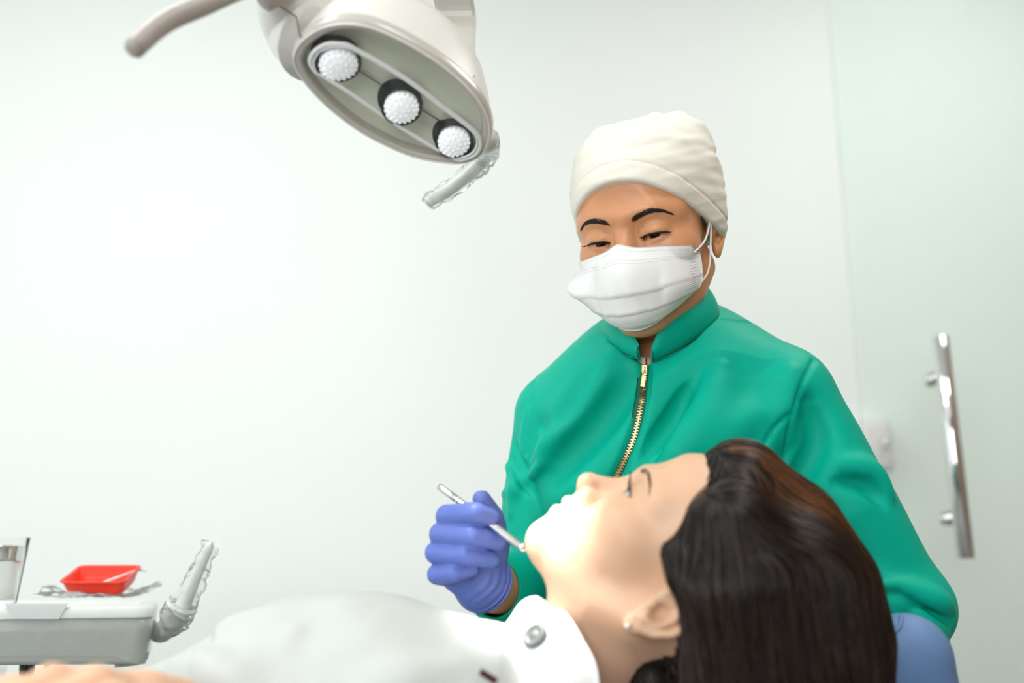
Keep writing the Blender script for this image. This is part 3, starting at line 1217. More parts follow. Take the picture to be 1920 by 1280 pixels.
# ---- jacket
JF = Field((-.075, .93, .70), (.555, 1.42, 1.44), .0023)
tyaw = math.radians(20)
RTOR = np.array([[math.cos(tyaw), -math.sin(tyaw), 0], [math.sin(tyaw), math.cos(tyaw), 0], [0, 0, 1]]).T   # torso turned to the left of the picture
RTOR = np.stack([np.array([math.cos(tyaw), -math.sin(tyaw), 0]), np.array([math.sin(tyaw), math.cos(tyaw), 0]), np.array([0, 0, 1.])], 1)
JF.ell(P(1258, 815, 1.205), (.158, .108, .17), 0, R=RTOR)
JF.chain([P(1255, 860, 1.205), P(1245, 1100, 1.2), np.array([hipc[0], 1.2, .76])], [.138, .150, .165], .07, flat=(RTOR[:, 1], .74))
for px_, py_, d_ in ((1140, 865, 1.155), (1335, 845, 1.115)):
    JF.ell(P(px_, py_, d_), (.068, .05, .085), .08)
JF.chain([P(1225, 700, 1.19), P(1320, 692, 1.175), P(1462, 742, 1.145)], [.058, .058, .056], .03)
JF.chain([P(1225, 700, 1.19), P(1145, 722, 1.2), P(1055, 775, 1.235)], [.058, .057, .053], .03)
JF.chain([P(1470, 752, 1.14), P(1590, 960, 1.10), E_L], [.058, .0560, .046], .018)
JF.chain([E_L, P(1600, 1140, 1.05), W_L], [.047, .046, .043], .016)
JF.chain([P(1046, 785, 1.24), P(1018, 950, 1.215), E_R], [.0535, .0500, .0465], .014)
JF.chain([E_R, P(972, 1100, 1.105)], [.0465, .0415], .012)


def fold(pts2, r, sink=.55, k=.012, op='u', rr=None):
    c = catmull(pts2, 26)
    w = JF.pix(c)
    if len(w) < 4:
        return
    rays = w - CAM
    rays /= np.linalg.norm(rays, axis=1)[:, None]
    t = np.linspace(0, 1, len(w))
    rad = r * (np.sin(PI * np.clip(t, .03, .97)) ** .5 if rr is None else np.interp(t, np.linspace(0, 1, len(rr)), rr))
    JF.chain(w + rays * (rad * sink)[:, None], np.maximum(rad, .0008), k, op)


# soft folds of the cloth
fold([(1155, 665), (1085, 765), (1010, 868)], .020, .72, .022)
fold([(1185, 720), (1120, 800), (1040, 890)], .016, .8, .03, 's')
fold([(1010, 868), (998, 905), (1002, 960), (1000, 1020)], .008, .7, .012)
fold([(992, 770), (986, 840), (985, 885)], .006, .6, .010)
fold([(985, 880), (975, 912), (945, 925)], .007, .6, .010)
fold([(962, 820), (975, 868), (998, 902)], .006, .6, .008, 's')
fold([(950, 870), (965, 900), (960, 960)], .006, .7, .012)
fold([(1440, 770), (1330, 830), (1235, 905)], .020, .75, .025)
fold([(1300, 720), (1270, 780), (1215, 850)], .014, .85, .025, 's')
fold([(1350, 690), (1330, 760), (1270, 850)], .014, .85, .025)
fold([(1480, 700), (1470, 760), (1430, 850)], .010, .9, .025)
fold([(1580, 868), (1632, 884), (1668, 925)], .012, .5, .014)
fold([(1570, 905), (1620, 912), (1655, 940)], .007, .5, .012, 's')
fold([(1520, 760), (1530, 830), (1500, 900)], .010, .8, .025, 's')
fold([(1640, 1098), (1712, 1104), (1770, 1122)], .010, .45, .010)
fold([(1650, 1112), (1712, 1124), (1780, 1152)], .006, .3, .008, 's')
fold([(1700, 1108), (1750, 1124), (1782, 1142)], .011, .2, .008)
fold([(1690, 1130), (1735, 1150), (1778, 1172)], .007, .2, .006, 's')
fold([(1725, 1165), (1755, 1185), (1775, 1215)], .010, .25, .008)
fold([(1670, 1120), (1725, 1165), (1775, 1230)], .009, .6, .010)
fold([(1100, 700), (1060, 760), (1010, 800)], .008, .9, .025, 's')
fold([(1002, 862), (988, 898), (1000, 928)], .0055, .1, .006, 's')
fold([(948, 845), (972, 890), (996, 925)], .0055, .1, .007, 's')
fold([(1003, 880), (990, 900), (1008, 876)], .006, .4, .006)
# seams
for sm in ([(1537, 652), (1505, 720), (1483, 790), (1473, 850), (1470, 900)], [(1480, 778), (1455, 800), (1436, 830)],
           [(1006, 700), (992, 740), (984, 800), (986, 850)], [(1352, 597), (1420, 606), (1480, 628), (1532, 652)]):
    fold(sm, .0028, .0, .002, 's', rr=[1, 1, 1])
# front opening: a shallow channel for the zip
ZIP = [(1209, 684), (1207, 722), (1200, 770), (1190, 815), (1174, 856), (1156, 893), (1135, 930), (1100, 985)]
fold(ZIP, .0085, -.15, .004, 's', rr=[1, 1, 1])
JF.chain([P(1210, 668, 1.118), P(1214, 645, 1.135), P(1220, 615, 1.15), P(1228, 560, 1.165)], [.008, .026, .048, .052], .004, 's')
JV, JQ = JF.mesh()
JV = relax(JV, JQ, 2, .45)
# cut away the neck hole
nc = P(1222, 652, 1.175)
JN = vnormals(JV, JQ)
JV = JV + JN * (noise3(JV, 45, 31) * .0007 + noise3(JV, 22, 32) * .0012)[:, None]
jacket = mk('jacket', JV, JQ, 'jacket', dentist)

# zip
zc_ = JF.pix(catmull(ZIP, 120))
rays = zc_ - CAM
rays /= np.linalg.norm(rays, axis=1)[:, None]
tz = np.gradient(zc_, axis=0)
tz /= np.linalg.norm(tz, axis=1)[:, None]
side = np.cross(tz, rays)
side /= np.linalg.norm(side, axis=1)[:, None]
front = np.cross(side, tz)
front *= np.sign((front * -rays).sum(1))[:, None]
wdt = .0080  # tape made wider so its dark colour also stands in for placket shadow
Gz = np.stack([zc_ + side * w + front * (.0012 - abs(w) * .05) for w in np.linspace(-wdt, wdt, 7)], 1)
sheet('zipper_tape', Gz, .0008, 'jacket_tape', jacket)
tb = MB()
dist = np.r_[0, np.cumsum(np.linalg.norm(np.diff(zc_, axis=0), axis=1))]
for k, sdist in enumerate(np.arange(.016, dist[-1], .0016)):
    c = np.array([np.interp(sdist, dist, zc_[:, a]) for a in range(3)])
    i = min(int(np.searchsorted(dist, sdist)), len(zc_) - 1)
    R = np.stack([side[i], front[i], tz[i]], 1)
    sg = 1 if k % 2 else -1
    tb.add(*box(c + front[i] * .0022 + side[i] * sg * .0009, (.0018, .0009, .00055), R))
to_ = tb.build('zipper_teeth', 'gold', jacket)
to_['kind'] = 'stuff'
i0 = 4
c = zc_[i0] + front[i0] * .0035
R0 = np.stack([side[i0], front[i0], tz[i0]], 1)
zs = MB()
zs.add(*box(c, (.0036, .0016, .0052), R0, .0012))
zs.add(*torus(c + front[i0] * .0018 + tz[i0] * .001, side[i0], .0026, .0008, 16, 6))
slider = zs.build('zipper_slider', 'gold', jacket)
pc = c + front[i0] * .0022 + tz[i0] * .015 + side[i0] * -.001
R1 = np.stack([nrm(side[i0] + .12 * tz[i0]), front[i0], nrm(tz[i0] - .12 * side[i0])], 1)
pl = MB()
pl.add(*box(pc, (.0026, .0007, .0068), R1, .0005))
pl.add(*torus(pc - R1[:, 2] * .0095, front[i0], .0024, .0007, 16, 6))
pl.build('zipper_pull', 'gold', slider)

# collar: a standing band round the neck, open in front, traced where it is seen and carried round the back
CB = [(1222, 674, 1.105), (1262, 657, 1.107), (1305, 632, 1.118), (1347, 598, 1.155), (1330, 585, 1.215), (1270, 572, 1.255), (1200, 578, 1.262),
      (1148, 597, 1.235), (1133, 626, 1.195), (1146, 645, 1.155), (1170, 660, 1.125), (1198, 670, 1.108)]
CT = [(1224, 652, 1.102), (1240, 612, 1.098), (1280, 578, 1.105), (1318, 537, 1.150), (1306, 524, 1.200), (1262, 515, 1.228), (1205, 520, 1.232),
      (1160, 545, 1.212), (1137, 596, 1.190), (1152, 600, 1.150), (1180, 614, 1.118), (1198, 648, 1.104)]
cb = catmull([P(*q) for q in CB], 90)
ct = catmull([P(*q) for q in CT], 90)
axis_c = (cb.mean(0) + ct.mean(0)) / 2
NVc = 12
Gc = np.zeros((90, NVc, 3))
for j, t in enumerate(np.linspace(-.12, 1, NVc)):
    p = cb * (1 - t) + ct * t
    out = p - (cb * .5 + ct * .5).mean(0)
    out[:, 2] = 0
    out /= np.linalg.norm(out, axis=1)[:, None]
    Gc[:, j] = p + out * (.004 * math.sin(PI * max(t, 0)) + (-.004 if t < 0 else 0))
collar = sheet('collar', Gc, .0035, 'jacket', jacket)
mk('collar_seam', *tube(cb + (cb - axis_c) * .012, .0009, 6), 'jacket_tape', jacket)

# undershirt showing in the opening
us_ = np.array([P(x, y, d) for x, y, d in ((1192, 668, 1.136), (1202, 669, 1.128), (1211, 670, 1.125), (1220, 669, 1.128), (1232, 666, 1.136))])
us2 = np.array([P(x, y, d) for x, y, d in ((1192, 695, 1.13), (1202, 697, 1.124), (1211, 698, 1.122), (1220, 697, 1.124), (1232, 694, 1.13))])
a, b = catmull(us_, 24), catmull(us2, 24)
Gu = np.stack([a * (1 - t) + b * t for t in np.linspace(0, 1, 5)], 1)
ush = sheet('undershirt', Gu, .0015, 'undershirt', dentist)
i0, i1 = 13, 15
Gs = Gu[11:14] + nrm(CAM - Gu[12, 2]) * .0012
sheet('stripe', Gs, .0008, 'undershirt_red', ush)

# sleeve cuff, right arm: turned-back tube round the wrist
ax = nrm(W_R - P(990, 1105, 1.15))
ref = (0, 0, 1)
lp = []
for c, r, r2 in ((P(988, 1098, 1.13), .0405, .0405), (P(968, 1103, 1.09), .0400, .0400), (P(948, 1107, 1.060), .0385, .0385), (P(934, 1106, 1.043), .0355, .0355),
                 (P(925, 1101, 1.034), .0305, .0305), (P(923, 1100, 1.032), .0290, .0290), (P(926, 1101, 1.036), .0284, .0284), (P(948, 1106, 1.06), .0290, .0290)):
    q = ring_pts(c, ax, r, 64, r2, ref)
    lp.append(q)
lp = [q + (nrm(np.array([.2, 0, 1])) * (noise3(q, 60, 44) * .0014)[:, None]) for q in lp]
cuff = mk('cuff', *loft(lp), 'jacket', jacket)
# pointed tab with two buttons on the cuff
tabpts = [(976, 1078), (1005, 1128), (985, 1150), (952, 1160), (945, 1148), (962, 1120)]
cen = P(970, 1125, 1.025)
for px_, py_, d_ in ((972, 1112, 1.0375), (986, 1141, 1.047)):
    c = P(px_, py_, d_)
    n_ = nrm(np.array([.75, -.55, -.35]))
    b = mk('button', *lathe(c, n_, [(-.004, .0045), (.001, .0055), (.0018, .005), (.0012, .003), (.001, .0001)], 20), 'gold', cuff)

# ---- gloves
GF = Field(hlo2, hhi2, .0011)
hand_field(GF, 0.0)
# cut at the wrist
gax = nrm(P(960, 1118, 1.09) - P(905, 1080, 1.0))
cutp = P(911, 1086, 1.014)
gn = nrm(gax + np.array([.25, 0, -.15]))
GF.half(gn, float(np.dot(gn, cutp)), 's')
GV, GQ = GF.mesh()
GV = relax(GV, GQ, 2, .45)
GN = vnormals(GV, GQ)
# stretched latex creases on the heel of the hand
dd = nrm(P(930, 1030, 1) - P(895, 1120, 1))
pd = nrm(np.cross(dd, FW))
near = np.exp(-((np.linalg.norm(GV - P(912, 1085, .99), axis=1)) / .022) ** 2)
GV = GV + GN * (near * .0007 * np.sin((GV @ pd) * 650 + 5 * np.sin(GV @ dd * 70 + 9 * (GV @ pd)) + 3 * noise3(GV, 60, 53)) + noise3(GV, 220, 51) * .00028)[:, None]
glove = mk('glove', GV, GQ, 'glove', dentist)
glove['label'] = 'blue glove on the hand holding the probe'
for k, (o_, r_) in enumerate(((0, .0305), (.0035, .0303))):
    q = ring_pts(cutp - gn * o_, gn, .0292, 48, .0288, (0, 0, 1))
    # hug the wrist surface
    qq, ok = SK.cast(q + (q - (cutp)) * .5, (cutp - gn * o_) - q, 0, .05)
    qq = np.where(ok[:, None], qq + (q - cutp) / np.linalg.norm(q - cutp, axis=1)[:, None] * .0028, q)
    qs = smooth_loop(qq[::2], 60)
    for _ in range(4):
        qs = .5 * qs + .25 * (np.roll(qs, 1, 0) + np.roll(qs, -1, 0))
    mk('cuff_roll', *tube(np.vstack([qs, qs[:1]]), .0013, 8, False), 'glove', glove)

# left hand, out of sight behind the patient's head
LF = Field(P(1330, 1105, 1.03) - [.12, .06, .07], P(1330, 1105, 1.03) + [.08, .06, .07], .0025)
w0 = P(1400, 1117, 1.03)
for k in range(4):
    a0 = P(1330, 1085 + k * 14, 1.035)
    LF.chain([w0 + [0, 0, -.006 + .004 * (1.5 - k)], a0], [.02, .012], .012)
    LF.chain([a0, a0 + [-.03, -.006, .0], a0 + [-.045, -.028, -.004], a0 + [-.035, -.042, -.006]], [.0105, .0098, .009, .008], .004)
LF.chain([w0, w0 + [-.03, -.03, .02], w0 + [-.055, -.045, .018], w0 + [-.075, -.05, .01]], [.018, .013, .011, .009], .008)
LV, LQ = LF.mesh()
gl2 = mk('glove', relax(LV, LQ, 2), LQ, 'glove', dentist)

# ---- trousers and shoes
TF = Field((hipc[0] - .24, .95, .05), (hipc[0] + .24, 1.42, .98), .007)
TF.chain([hipc + [0, 0, .06], hipc - [0, 0, .03]], [.145, .15], .03, flat=((0, 1, 0), .78))
for s in (-1, 1):
    kx = hipc + [s * .09, 0, -.06]
    TF.chain([kx, (kx[0], 1.19, .46), (kx[0] + s * .01, 1.21, .13)], [.105, .078, .07], .03)
TV, TQ = TF.mesh()
mk('trousers', relax(TV, TQ, 2), TQ, 'white_trousers', dentist)
for s in (-1, 1):
    kx = hipc[0] + s * .105
    ShF = Field((kx - .07, .93, 0.0), (kx + .07, 1.32, .14), .005)
    ShF.chain([(kx, 1.24, .055), (kx + s * .006, 1.14, .05), (kx + s * .012, 1.04, .042)], [.05, .046, .04], .01)
    ShF.half((0, 0, -1), -.006)
    Vs, Qs = ShF.mesh()
    mk('shoe', relax(Vs, Qs, 2), Qs, 'shoe', dentist)

# ---- the probe in the hand
A_, B_ = P(823, 911, .990), P(986, 1031, .930)
d_ = nrm(B_ - A_)
Lp = np.linalg.norm(B_ - A_)
prof = [(0, .0028), (.0008, .0036), (.02, .0036)]
for h in np.arange(.024, .06, .004):
    prof += [(h, .0036), (h + .0012, .0031), (h + .002, .0031), (h + .0032, .0036)]
prof += [(.065, .0038), (Lp - .02, .0044), (Lp - .006, .0040), (Lp, .0030)]
probe = empty('dental_probe', A_)
mk('handle', *lathe(A_, d_, prof, 24), 'steel', probe)
tipd = nrm(P(1015, 1073, .918) - B_)
mk('shank', *tube(catmull([B_ - d_ * .001, B_ + d_ * .010, B_ + tipd * .022, B_ + tipd * .034 + np.array([.006, -.004, .002]), B_ + tipd * .040 + np.array([.012, -.010, .008])], 20),
                  [.0026, .002, .0016, .0011, .0005], 12), 'steel', probe)
tag(probe, 'slim pale metal dental probe held in the blue gloved hand', 'instrument')

# ================================================================== the patient
th_, psi, tau = math.radians(28.3), math.radians(-4), math.radians(9)     # lift of the face line, turn and tilt toward the camera
u0_ = np.array([math.cos(th_), 0, math.sin(th_)])
f0 = np.array([-math.sin(th_), 0, math.cos(th_)])
uP = u0_ * math.cos(tau) - np.array([0, 1, 0]) * math.sin(tau)
fP = f0 * math.cos(psi) + np.array([0, 1, 0]) * math.sin(psi)
frp = frame(fP, uP, (0, 0, 0))
ear_l = np.array([-.078, -.014, -.024])
HP = (frp[0], np.zeros(3), .95)
HP = (frp[0], P(1238, 1148, .81) - to_w(HP, ear_l), .95)
nb = P(1050, 1310, .89)
nl = to_l(HP, nb)
nm_ = to_l(HP, P(1118, 1205, .885))
PF = head_field(.0012, [(0, -.018, -.045), tuple(nm_), tuple(nl)], (.050, .056), .0022, (-.0005, .0042), True, -.016)
PV, PQ = PF.mesh()
PV = relax(PV, PQ, 1, .4)
wz = np.clip((PV[:, 2] - .028) / .012, 0, 1)[:, None]
PV = PV * (1 - wz) + relax(PV, PQ, 14, .5) * wz

chest = np.array([-.10, .90, .965])
belly = np.array([-.30, .90, .91])
pelv = np.array([-.45, .90, .87])
QF = Field((-1.45, .55, .70), (.2, 1.25, 1.12), .008)
QF.chain([nb, chest, belly, pelv], [.052, .085, .085, .095], .04)
QF.chain([nb + [-.03, 0, -.04], np.array([.03, .77, .94]), np.array([-.10, .70, .92]), P(300, 1335, .735), P(250, 1322, .70)], [.045, .042, .034, .026, .026], .02)
QF.chain([nb + [-.03, 0, -.01], np.array([.02, 1.06, .98]), np.array([-.2, 1.10, .9]), np.array([-.42, 1.04, .93])], [.05, .042, .034, .026], .02)
for s in (-1, 1):
    QF.chain([pelv + [0, s * .08, 0], (-.86, .9 + s * .09, .885), (-1.25, .9 + s * .09, .82)], [.085, .058, .04], .02)
    QF.chain([(-1.27, .9 + s * .09, .83), (-1.36, .9 + s * .1, .93)], [.035, .028], .02)
QV, QQ = QF.mesh()
QV = relax(QV, QQ, 2)

# left hand resting on the belly, near the lower edge of the picture
wr_ = P(262, 1324, .70)
PH = Field(P(-90, 1380, .62) - [.03, .06, .05], P(330, 1230, .72) + [.03, .06, .02], .0018)
PH.chain([P(320, 1336, .735), wr_], [.026, .025], .01)
kn = [P(178, 1288, .665), P(94, 1286, .655), P(18, 1306, .655), P(-50, 1330, .66)]
for k, q in enumerate(kn):
    PH.chain([wr_ + [0, .004 - .004 * k, 0], (wr_ + q) / 2 + [0, 0, .001], q], [.021, .0155, .0142], .006)
    l = (.052, .058, .054, .043)[k]
    dd = nrm(np.array([-.45, -.75, -.25]))
    PH.chain([q, q + dd * l * .6, q + dd * l + [0, .004, -.012], q + dd * l * 1.15 + [0, .012, -.03]], [.0135, .0112, .0100, .0085], .0035)
PH.chain([wr_ + [0, -.02, -.01], P(210, 1318, .62), P(160, 1340, .60), P(120, 1350, .59)], [.018, .0145, .0115, .009], .008)
QHV, QHQ = PH.mesh()
QHV = relax(QHV, QHQ, 1)

V = np.concatenate([to_w(HP, PV), QV, QHV])
Q = np.concatenate([PQ, QQ + len(PV), QHQ + len(PV) + len(QV)])
patient = mk('person', V, Q, 'skin_fair', origin=np.array([pelv[0], pelv[1], .62]))
tag(patient, 'reclining person with long dark brown hair lying back under a white drape', 'person')

for s in (-1, 1):
    eye_parts(HP, s, (0, .95, .12), patient, None, PF)
    a = np.linspace(-1, 1, 31)
    xz = np.array([(s * (.0315 + .0145 * t), .0042 - .0034 * t * t - .0008 * t) for t in a])
    lid = face_y(PF, xz, .0006)
    lid[:, 1] = np.convolve(np.r_[[lid[0, 1]] * 3, lid[:, 1], [lid[-1, 1]] * 3], np.ones(7) / 7, 'valid')
    ln = mk('eyelashes', *tube(to_w(HP, lid), [.0004, .0010, .0012, .0010, .0005], 6), 'lash', patient)
    Lh = []
    for k in range(30):
        i = rng.integers(3, 30)
        t = a[i]
        d = nrm(np.array([s * .6 * t, .8, .35]))
        l = .0085 * rng.uniform(.8, 1.1)
        Lh.append([lid[i], lid[i] + d * l * .5, lid[i] + d * l + [0, 0, l * .4]])
    Vl, Fl = strands(to_w(HP, np.array(Lh).reshape(-1, 3)).reshape(-1, 3, 3), np.array([.0004, .0003, .0001])[None], 3)
    mk('lash_hairs', Vl, Fl, 'lash', ln)
    brow_strands(PF, HP, s, [(.013, .019), (.024, .0225), (.036, .0245), (.047, .022), (.055, .017)], 'eyebrow', patient, .0020, 110, 'brow_soft')
mat('lips', (.55, .22, .16), .4)
# earring
er = to_w(HP, np.array([-.0775, -.011, -.054]))
mk('earring', *lathe(er, -frp[0][:, 0], [(.0022 * math.cos(t) + .0025, .0024 * math.sin(t)) for t in np.linspace(.05, PI - .05, 8)], 14), 'pearl', patient)

# ---- hair: a full volume with drawn strands
RF_ = Field(P(1150, 1420, .86) - [0, .2, 0], P(1760, 800, .86) + [0, .2, .02], .003)


def LW(*q):
    return to_w(HP, np.array(q))


RF_.ell(LW(0, -.044, .046), (.084, .084, .083), 0, R=HP[0])
RF_.chain([LW(-.073, .000, .034), LW(-.066, .020, .058), LW(-.04, .044, .088), LW(0, .052, .099), LW(.04, .044, .088), LW(.066, .020, .058), LW(.073, .0, .034)],
          [.012, .014, .016, .017, .016, .014, .012], .03)
RF_.chain([P(1385, 935, .88), P(1465, 1010, .88), P(1530, 1105, .875), P(1552, 1200, .875), P(1552, 1420, .875)], [.046, .054, .053, .054, .05], .03)
RF_.chain([P(1368, 1000, .80), P(1400, 1100, .785), P(1420, 1250, .785), P(1425, 1420, .79)], [.036, .045, .052, .052], .03)
RF_.chain([P(1500, 1100, .81), P(1520, 1250, .80), P(1520, 1420, .80)], [.05, .052, .05], .03)
RF_.chain([P(1262, 1035, .797), P(1285, 1075, .788), P(1345, 1110, .775)], [.010, .014, .02], .02)
RF_.chain([P(1345, 1120, .775), P(1340, 1280, .775), P(1340, 1420, .775)], [.020, .022, .022], .02)
RF_.chain([P(1225, 1275, .85), P(1240, 1420, .84)], [.022, .03], .02)
# front falls of hair for relief
RV, RQ = RF_.mesh()
RV = relax(RV, RQ, 3)
hair = mk('hair', RV, RQ, 'hair_base', patient)

RN = vnormals(RV, RQ)
ns = 5200
vis = np.ones(len(RV))
seeds = rng.choice(len(RV), ns, replace=False)
sp = RV[seeds] + rng.normal(size=(ns, 3)) * .0008
m_ = 26
step = .0042 * rng.uniform(.7, 1.5, ns)
lift = rng.uniform(.0002, .0028, ns)
jit = rng.normal(size=(ns, 3)) * .10
axis_top = nrm(np.array([.40, 0, .92]))
lines = np.zeros((ns, m_, 3))
p = sp.copy()
tone0 = None
for k in range(m_):
    g = RF_.grad(p)
    v = RF_.sample(p)
    p = p - g * (v - lift * math.sin(PI * min(1, (k + 1) / m_ * 1.0)))[:, None]
    lines[:, k] = p
    w = np.clip(((g @ axis_top) - .25) / .5, 0, 1)
    w = w * w * (3 - 2 * w)
    d1 = np.array([.90, 0, -.42])
    d2 = np.array([.10, .0, -1.0])
    D = d2[None] * (1 - w)[:, None] + d1[None] * w[:, None] + jit * (.5 + .5 * math.sin(k * .5))
    D -= g * (D * g).sum(1)[:, None]
    D /= np.linalg.norm(D, axis=1)[:, None] + 1e-9
    p = p + D * step[:, None]
t_ = np.linspace(0, 1, m_)
rad = (.00055 * np.sin(PI * np.clip(.12 + .86 * t_, 0, 1)) ** .6 + .00012)[None] * rng.uniform(.7, 1.5, ns)[:, None]
SVt, SFq = strands(lines, rad, 3)
hs = mk('hair_strands', SVt, SFq, 'hair', hair)
hs['kind'] = 'stuff'
# lighter front locks: brown streaks, partly highlights from the light painted into the tone
cl = noise3(sp, 120, 77) * .5 + noise3(sp, 260, 78) * .4
loc = to_l(HP, sp)
front_lock = np.exp(-((loc[:, 1] - .05) / .05) ** 2) * (loc[:, 2] > .02) * np.clip((loc[:, 0] + .075) / .03, 0, 1)
tone = np.clip(.01 + .06 * rng.random(ns) + np.clip(cl + .15, 0, 1) * (.03 + .95 * front_lock), 0, 1)
at = hs.data.attributes.new('tone', 'FLOAT', 'POINT')
at.data.foreach_set('value', np.repeat(tone, m_ * 3).astype(np.float32))

# ---- clothes
TS = Field((-.5, .64, .74), (.12, 1.16, 1.08), .006)
TS.chain([nb + [-.045, 0, -.02], chest, belly, pelv], [.055, .092, .093, .102], .04)
Vt, Qt = TS.mesh()
mk('shirt', relax(Vt, Qt, 2), Qt, 'shirt_dark', patient)
TS = Field((-1.4, .64, .7), (-.32, 1.16, 1.06), .008)
for s in (-1, 1):
    TS.chain([pelv + [0, s * .08, 0], (-.86, .9 + s * .09, .885), (-1.22, .9 + s * .09, .825)], [.098, .072, .058], .02)
TS.chain([pelv + [.03, 0, 0], pelv - [.05, 0, 0]], [.118, .115], .03)
Vt, Qt = TS.mesh()
mk('trousers', relax(Vt, Qt, 2), Qt, 'jeans', patient)
for s in (-1, 1):
    TS = Field((-1.46, .9 + s * .095 - .08, .74), (-1.2, .9 + s * .095 + .08, 1.06), .006)
    TS.chain([(-1.275, .9 + s * .09, .815), (-1.37, .9 + s * .1, .96)], [.047, .038], .02)
    Vt, Qt = TS.mesh()
    mk('shoe', relax(Vt, Qt, 2), Qt, 'shoe', patient)

# ================================================================== drape over the body
top = [(1010, 1200), (950, 1172), (900, 1158), (855, 1143), (770, 1118), (680, 1108), (570, 1113), (490, 1142), (420, 1178), (350, 1214), (285, 1246), (205, 1276)]
tl = catmull([P(x, y, .90) for x, y in top], 130)
nt_ = 120
Gd = np.zeros((130, nt_, 3))
tt = np.linspace(-1, 1, nt_)
for i, c in enumerate(tl):
    s_ = i / 129
    hw = .255 - .05 * math.exp(-(s_ / .12) ** 2)
    for j, t in enumerate(tt):
        drop = .27 * abs(t) ** 2.3 * (1 if t < 0 else 1.1)
        # the near lower corner sweeps back toward the hip
        xs = c[0] + (.05 * s_ * max(0, -t) if s_ > .7 else 0)
        Gd[i, j] = (xs, c[1] + t * hw, c[2] - drop)
pts = Gd.reshape(-1, 3)
wv = noise3(pts * [1, .55, .3], 26, 61) * .010 + noise3(pts * [.8, 1.0, .6] + [0, 0, 0], 55, 62) * .0028 + noise3(pts, 130, 63) * .0006
for (x0, y0, z0), (x1, y1, z1), w_, h_ in ((P(545, 1150, .80), P(485, 1300, .70), .012, .010), (P(420, 1185, .85), P(640, 1165, .84), .016, .008),
                                          (P(700, 1240, .74), P(930, 1215, .80), .02, .010), (P(330, 1235, .84), P(520, 1300, .70), .016, .009)):
    a_, b_ = np.array([x0, y0, z0]), np.array([x1, y1, z1])
    ab = b_ - a_
    h = np.clip(((pts - a_) @ ab) / (ab @ ab), 0, 1)
    dd = np.linalg.norm(pts - a_ - h[:, None] * ab, axis=1)
    wv += 1.5 * h_ * np.exp(-(dd / w_) ** 2)
Nn = vnormals(pts, grid_faces(130, nt_))
Nn *= np.sign(Nn[:, 2:3].mean())
fade = np.minimum(1, np.abs(np.repeat(np.linspace(0, 1, 130), nt_) - 0) * 8)
edge_keep = np.exp(-(np.tile(tt, 130) / .25) ** 2)
pts = pts + Nn * (wv * (1 - .75 * edge_keep) * fade)[:, None]
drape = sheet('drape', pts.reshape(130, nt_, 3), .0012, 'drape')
drape['label'] = 'white cloth drape spread over the reclining patient'
drape['category'] = 'drape'

# bib round the neck with its metal snap
re_ = catmull([P(*q) for q in ((1006, 1118, .925), (1036, 1136, .873), (1066, 1156, .838), (1094, 1202, .812), (1116, 1244, .797), (1124, 1300, .79), (1120, 1360, .79))], 50)
le_ = catmull([P(*q) for q in ((958, 1158, .925), (936, 1188, .882), (936, 1212, .852), (946, 1238, .832), (940, 1280, .818), (925, 1330, .805), (915, 1380, .795))], 50)
Gb = np.zeros((50, 16, 3))
for j, t in enumerate(np.linspace(0, 1, 16)):
    q = re_ * (1 - t) + le_ * t
    Gb[:, j] = q + np.array([-.10, -.85, .45]) * .012 * math.sin(PI * t)
bib = empty('dental_bib', Gb[25, 8])
sheet('bib_cloth', Gb, .002, 'bib', bib)
tag(bib, 'white neck bib with a round metal snap below the chin', 'bib')
sn_c = P(1009, 1191, .834)
bi = np.unravel_index(np.argmin(np.linalg.norm(np.cross(Gb - CAM, nrm(sn_c - CAM)), axis=2)), (50, 16))
sn_n = nrm(np.cross(Gb[bi[0] + 1, bi[1]] - Gb[bi[0], bi[1]], Gb[bi[0], bi[1] + 1] - Gb[bi[0], bi[1]]))
sn_n = sn_n if np.dot(sn_n, CAM - sn_c) > 0 else -sn_n
sn_p = Gb[bi] + sn_n * .001
mk('snap', *lathe(sn_p, sn_n, [(0, .0112), (.002, .0112), (.0032, .0098), (.0034, .0075), (.0024, .0065), (.0026, .004), (.0036, .002), (.0036, .0001)], 32), 'snap_metal', bib)
mk('clip', *tube(catmull([P(944, 1208, .838), P(941, 1222, .834), P(948, 1228, .832), P(956, 1226, .831)], 10), .0035, 8), 'gold', bib)
c0, c1 = P(903, 1260, .775), P(928, 1276, .772)
mk('tie_tab', *box((c0 + c1) / 2, (.0075, .002, .0025), np.stack([nrm(c1 - c0), FW, np.cross(nrm(c1 - c0), FW)], 1), .0008), 'shirt_dark', bib)

# ================================================================== the dental chair
chair = empty('dental_chair', (-.35, .90, 0))
HRF = Field(P(1620, 1290, .955) - [.16, .12, .14], P(1620, 1290, .955) + [.16, .12, .14], .0035)
ha = math.radians(24)
HRR = np.stack([[math.cos(ha), 0, math.sin(ha)], [0, 1, 0], [-math.sin(ha), 0, math.cos(ha)]], 1)
HRF.chain([P(1560, 1275, .945), P(1700, 1235, .945), P(1706, 1300, .945)], [.045, .0425, .042], .03)
HRF.chain([P(1560, 1300, .945), P(1688, 1350, .945)], [.05, .042], .04)
Vh, Qh = HRF.mesh()
Vh = relax(Vh, Qh, 3)
hr_ = mk('headrest', Vh, Qh, 'vinyl_blue', chair)
hr_['label'] = 'blue vinyl headrest cushion'
pp = HRF.pix(catmull([(1690, 1154), (1688, 1172), (1676, 1188), (1658, 1196)], 20))
if len(pp) > 4:
    mk('piping', *tube(pp, .0022, 8), 'vinyl_blue', hr_)
ba0, ba1 = np.array([.36, .87, .90]), np.array([-.38, .87, .755])
bd = nrm(ba0 - ba1)
bx = np.stack([bd, [0, 1, 0], np.cross(bd, [0, 1, 0])], 1)
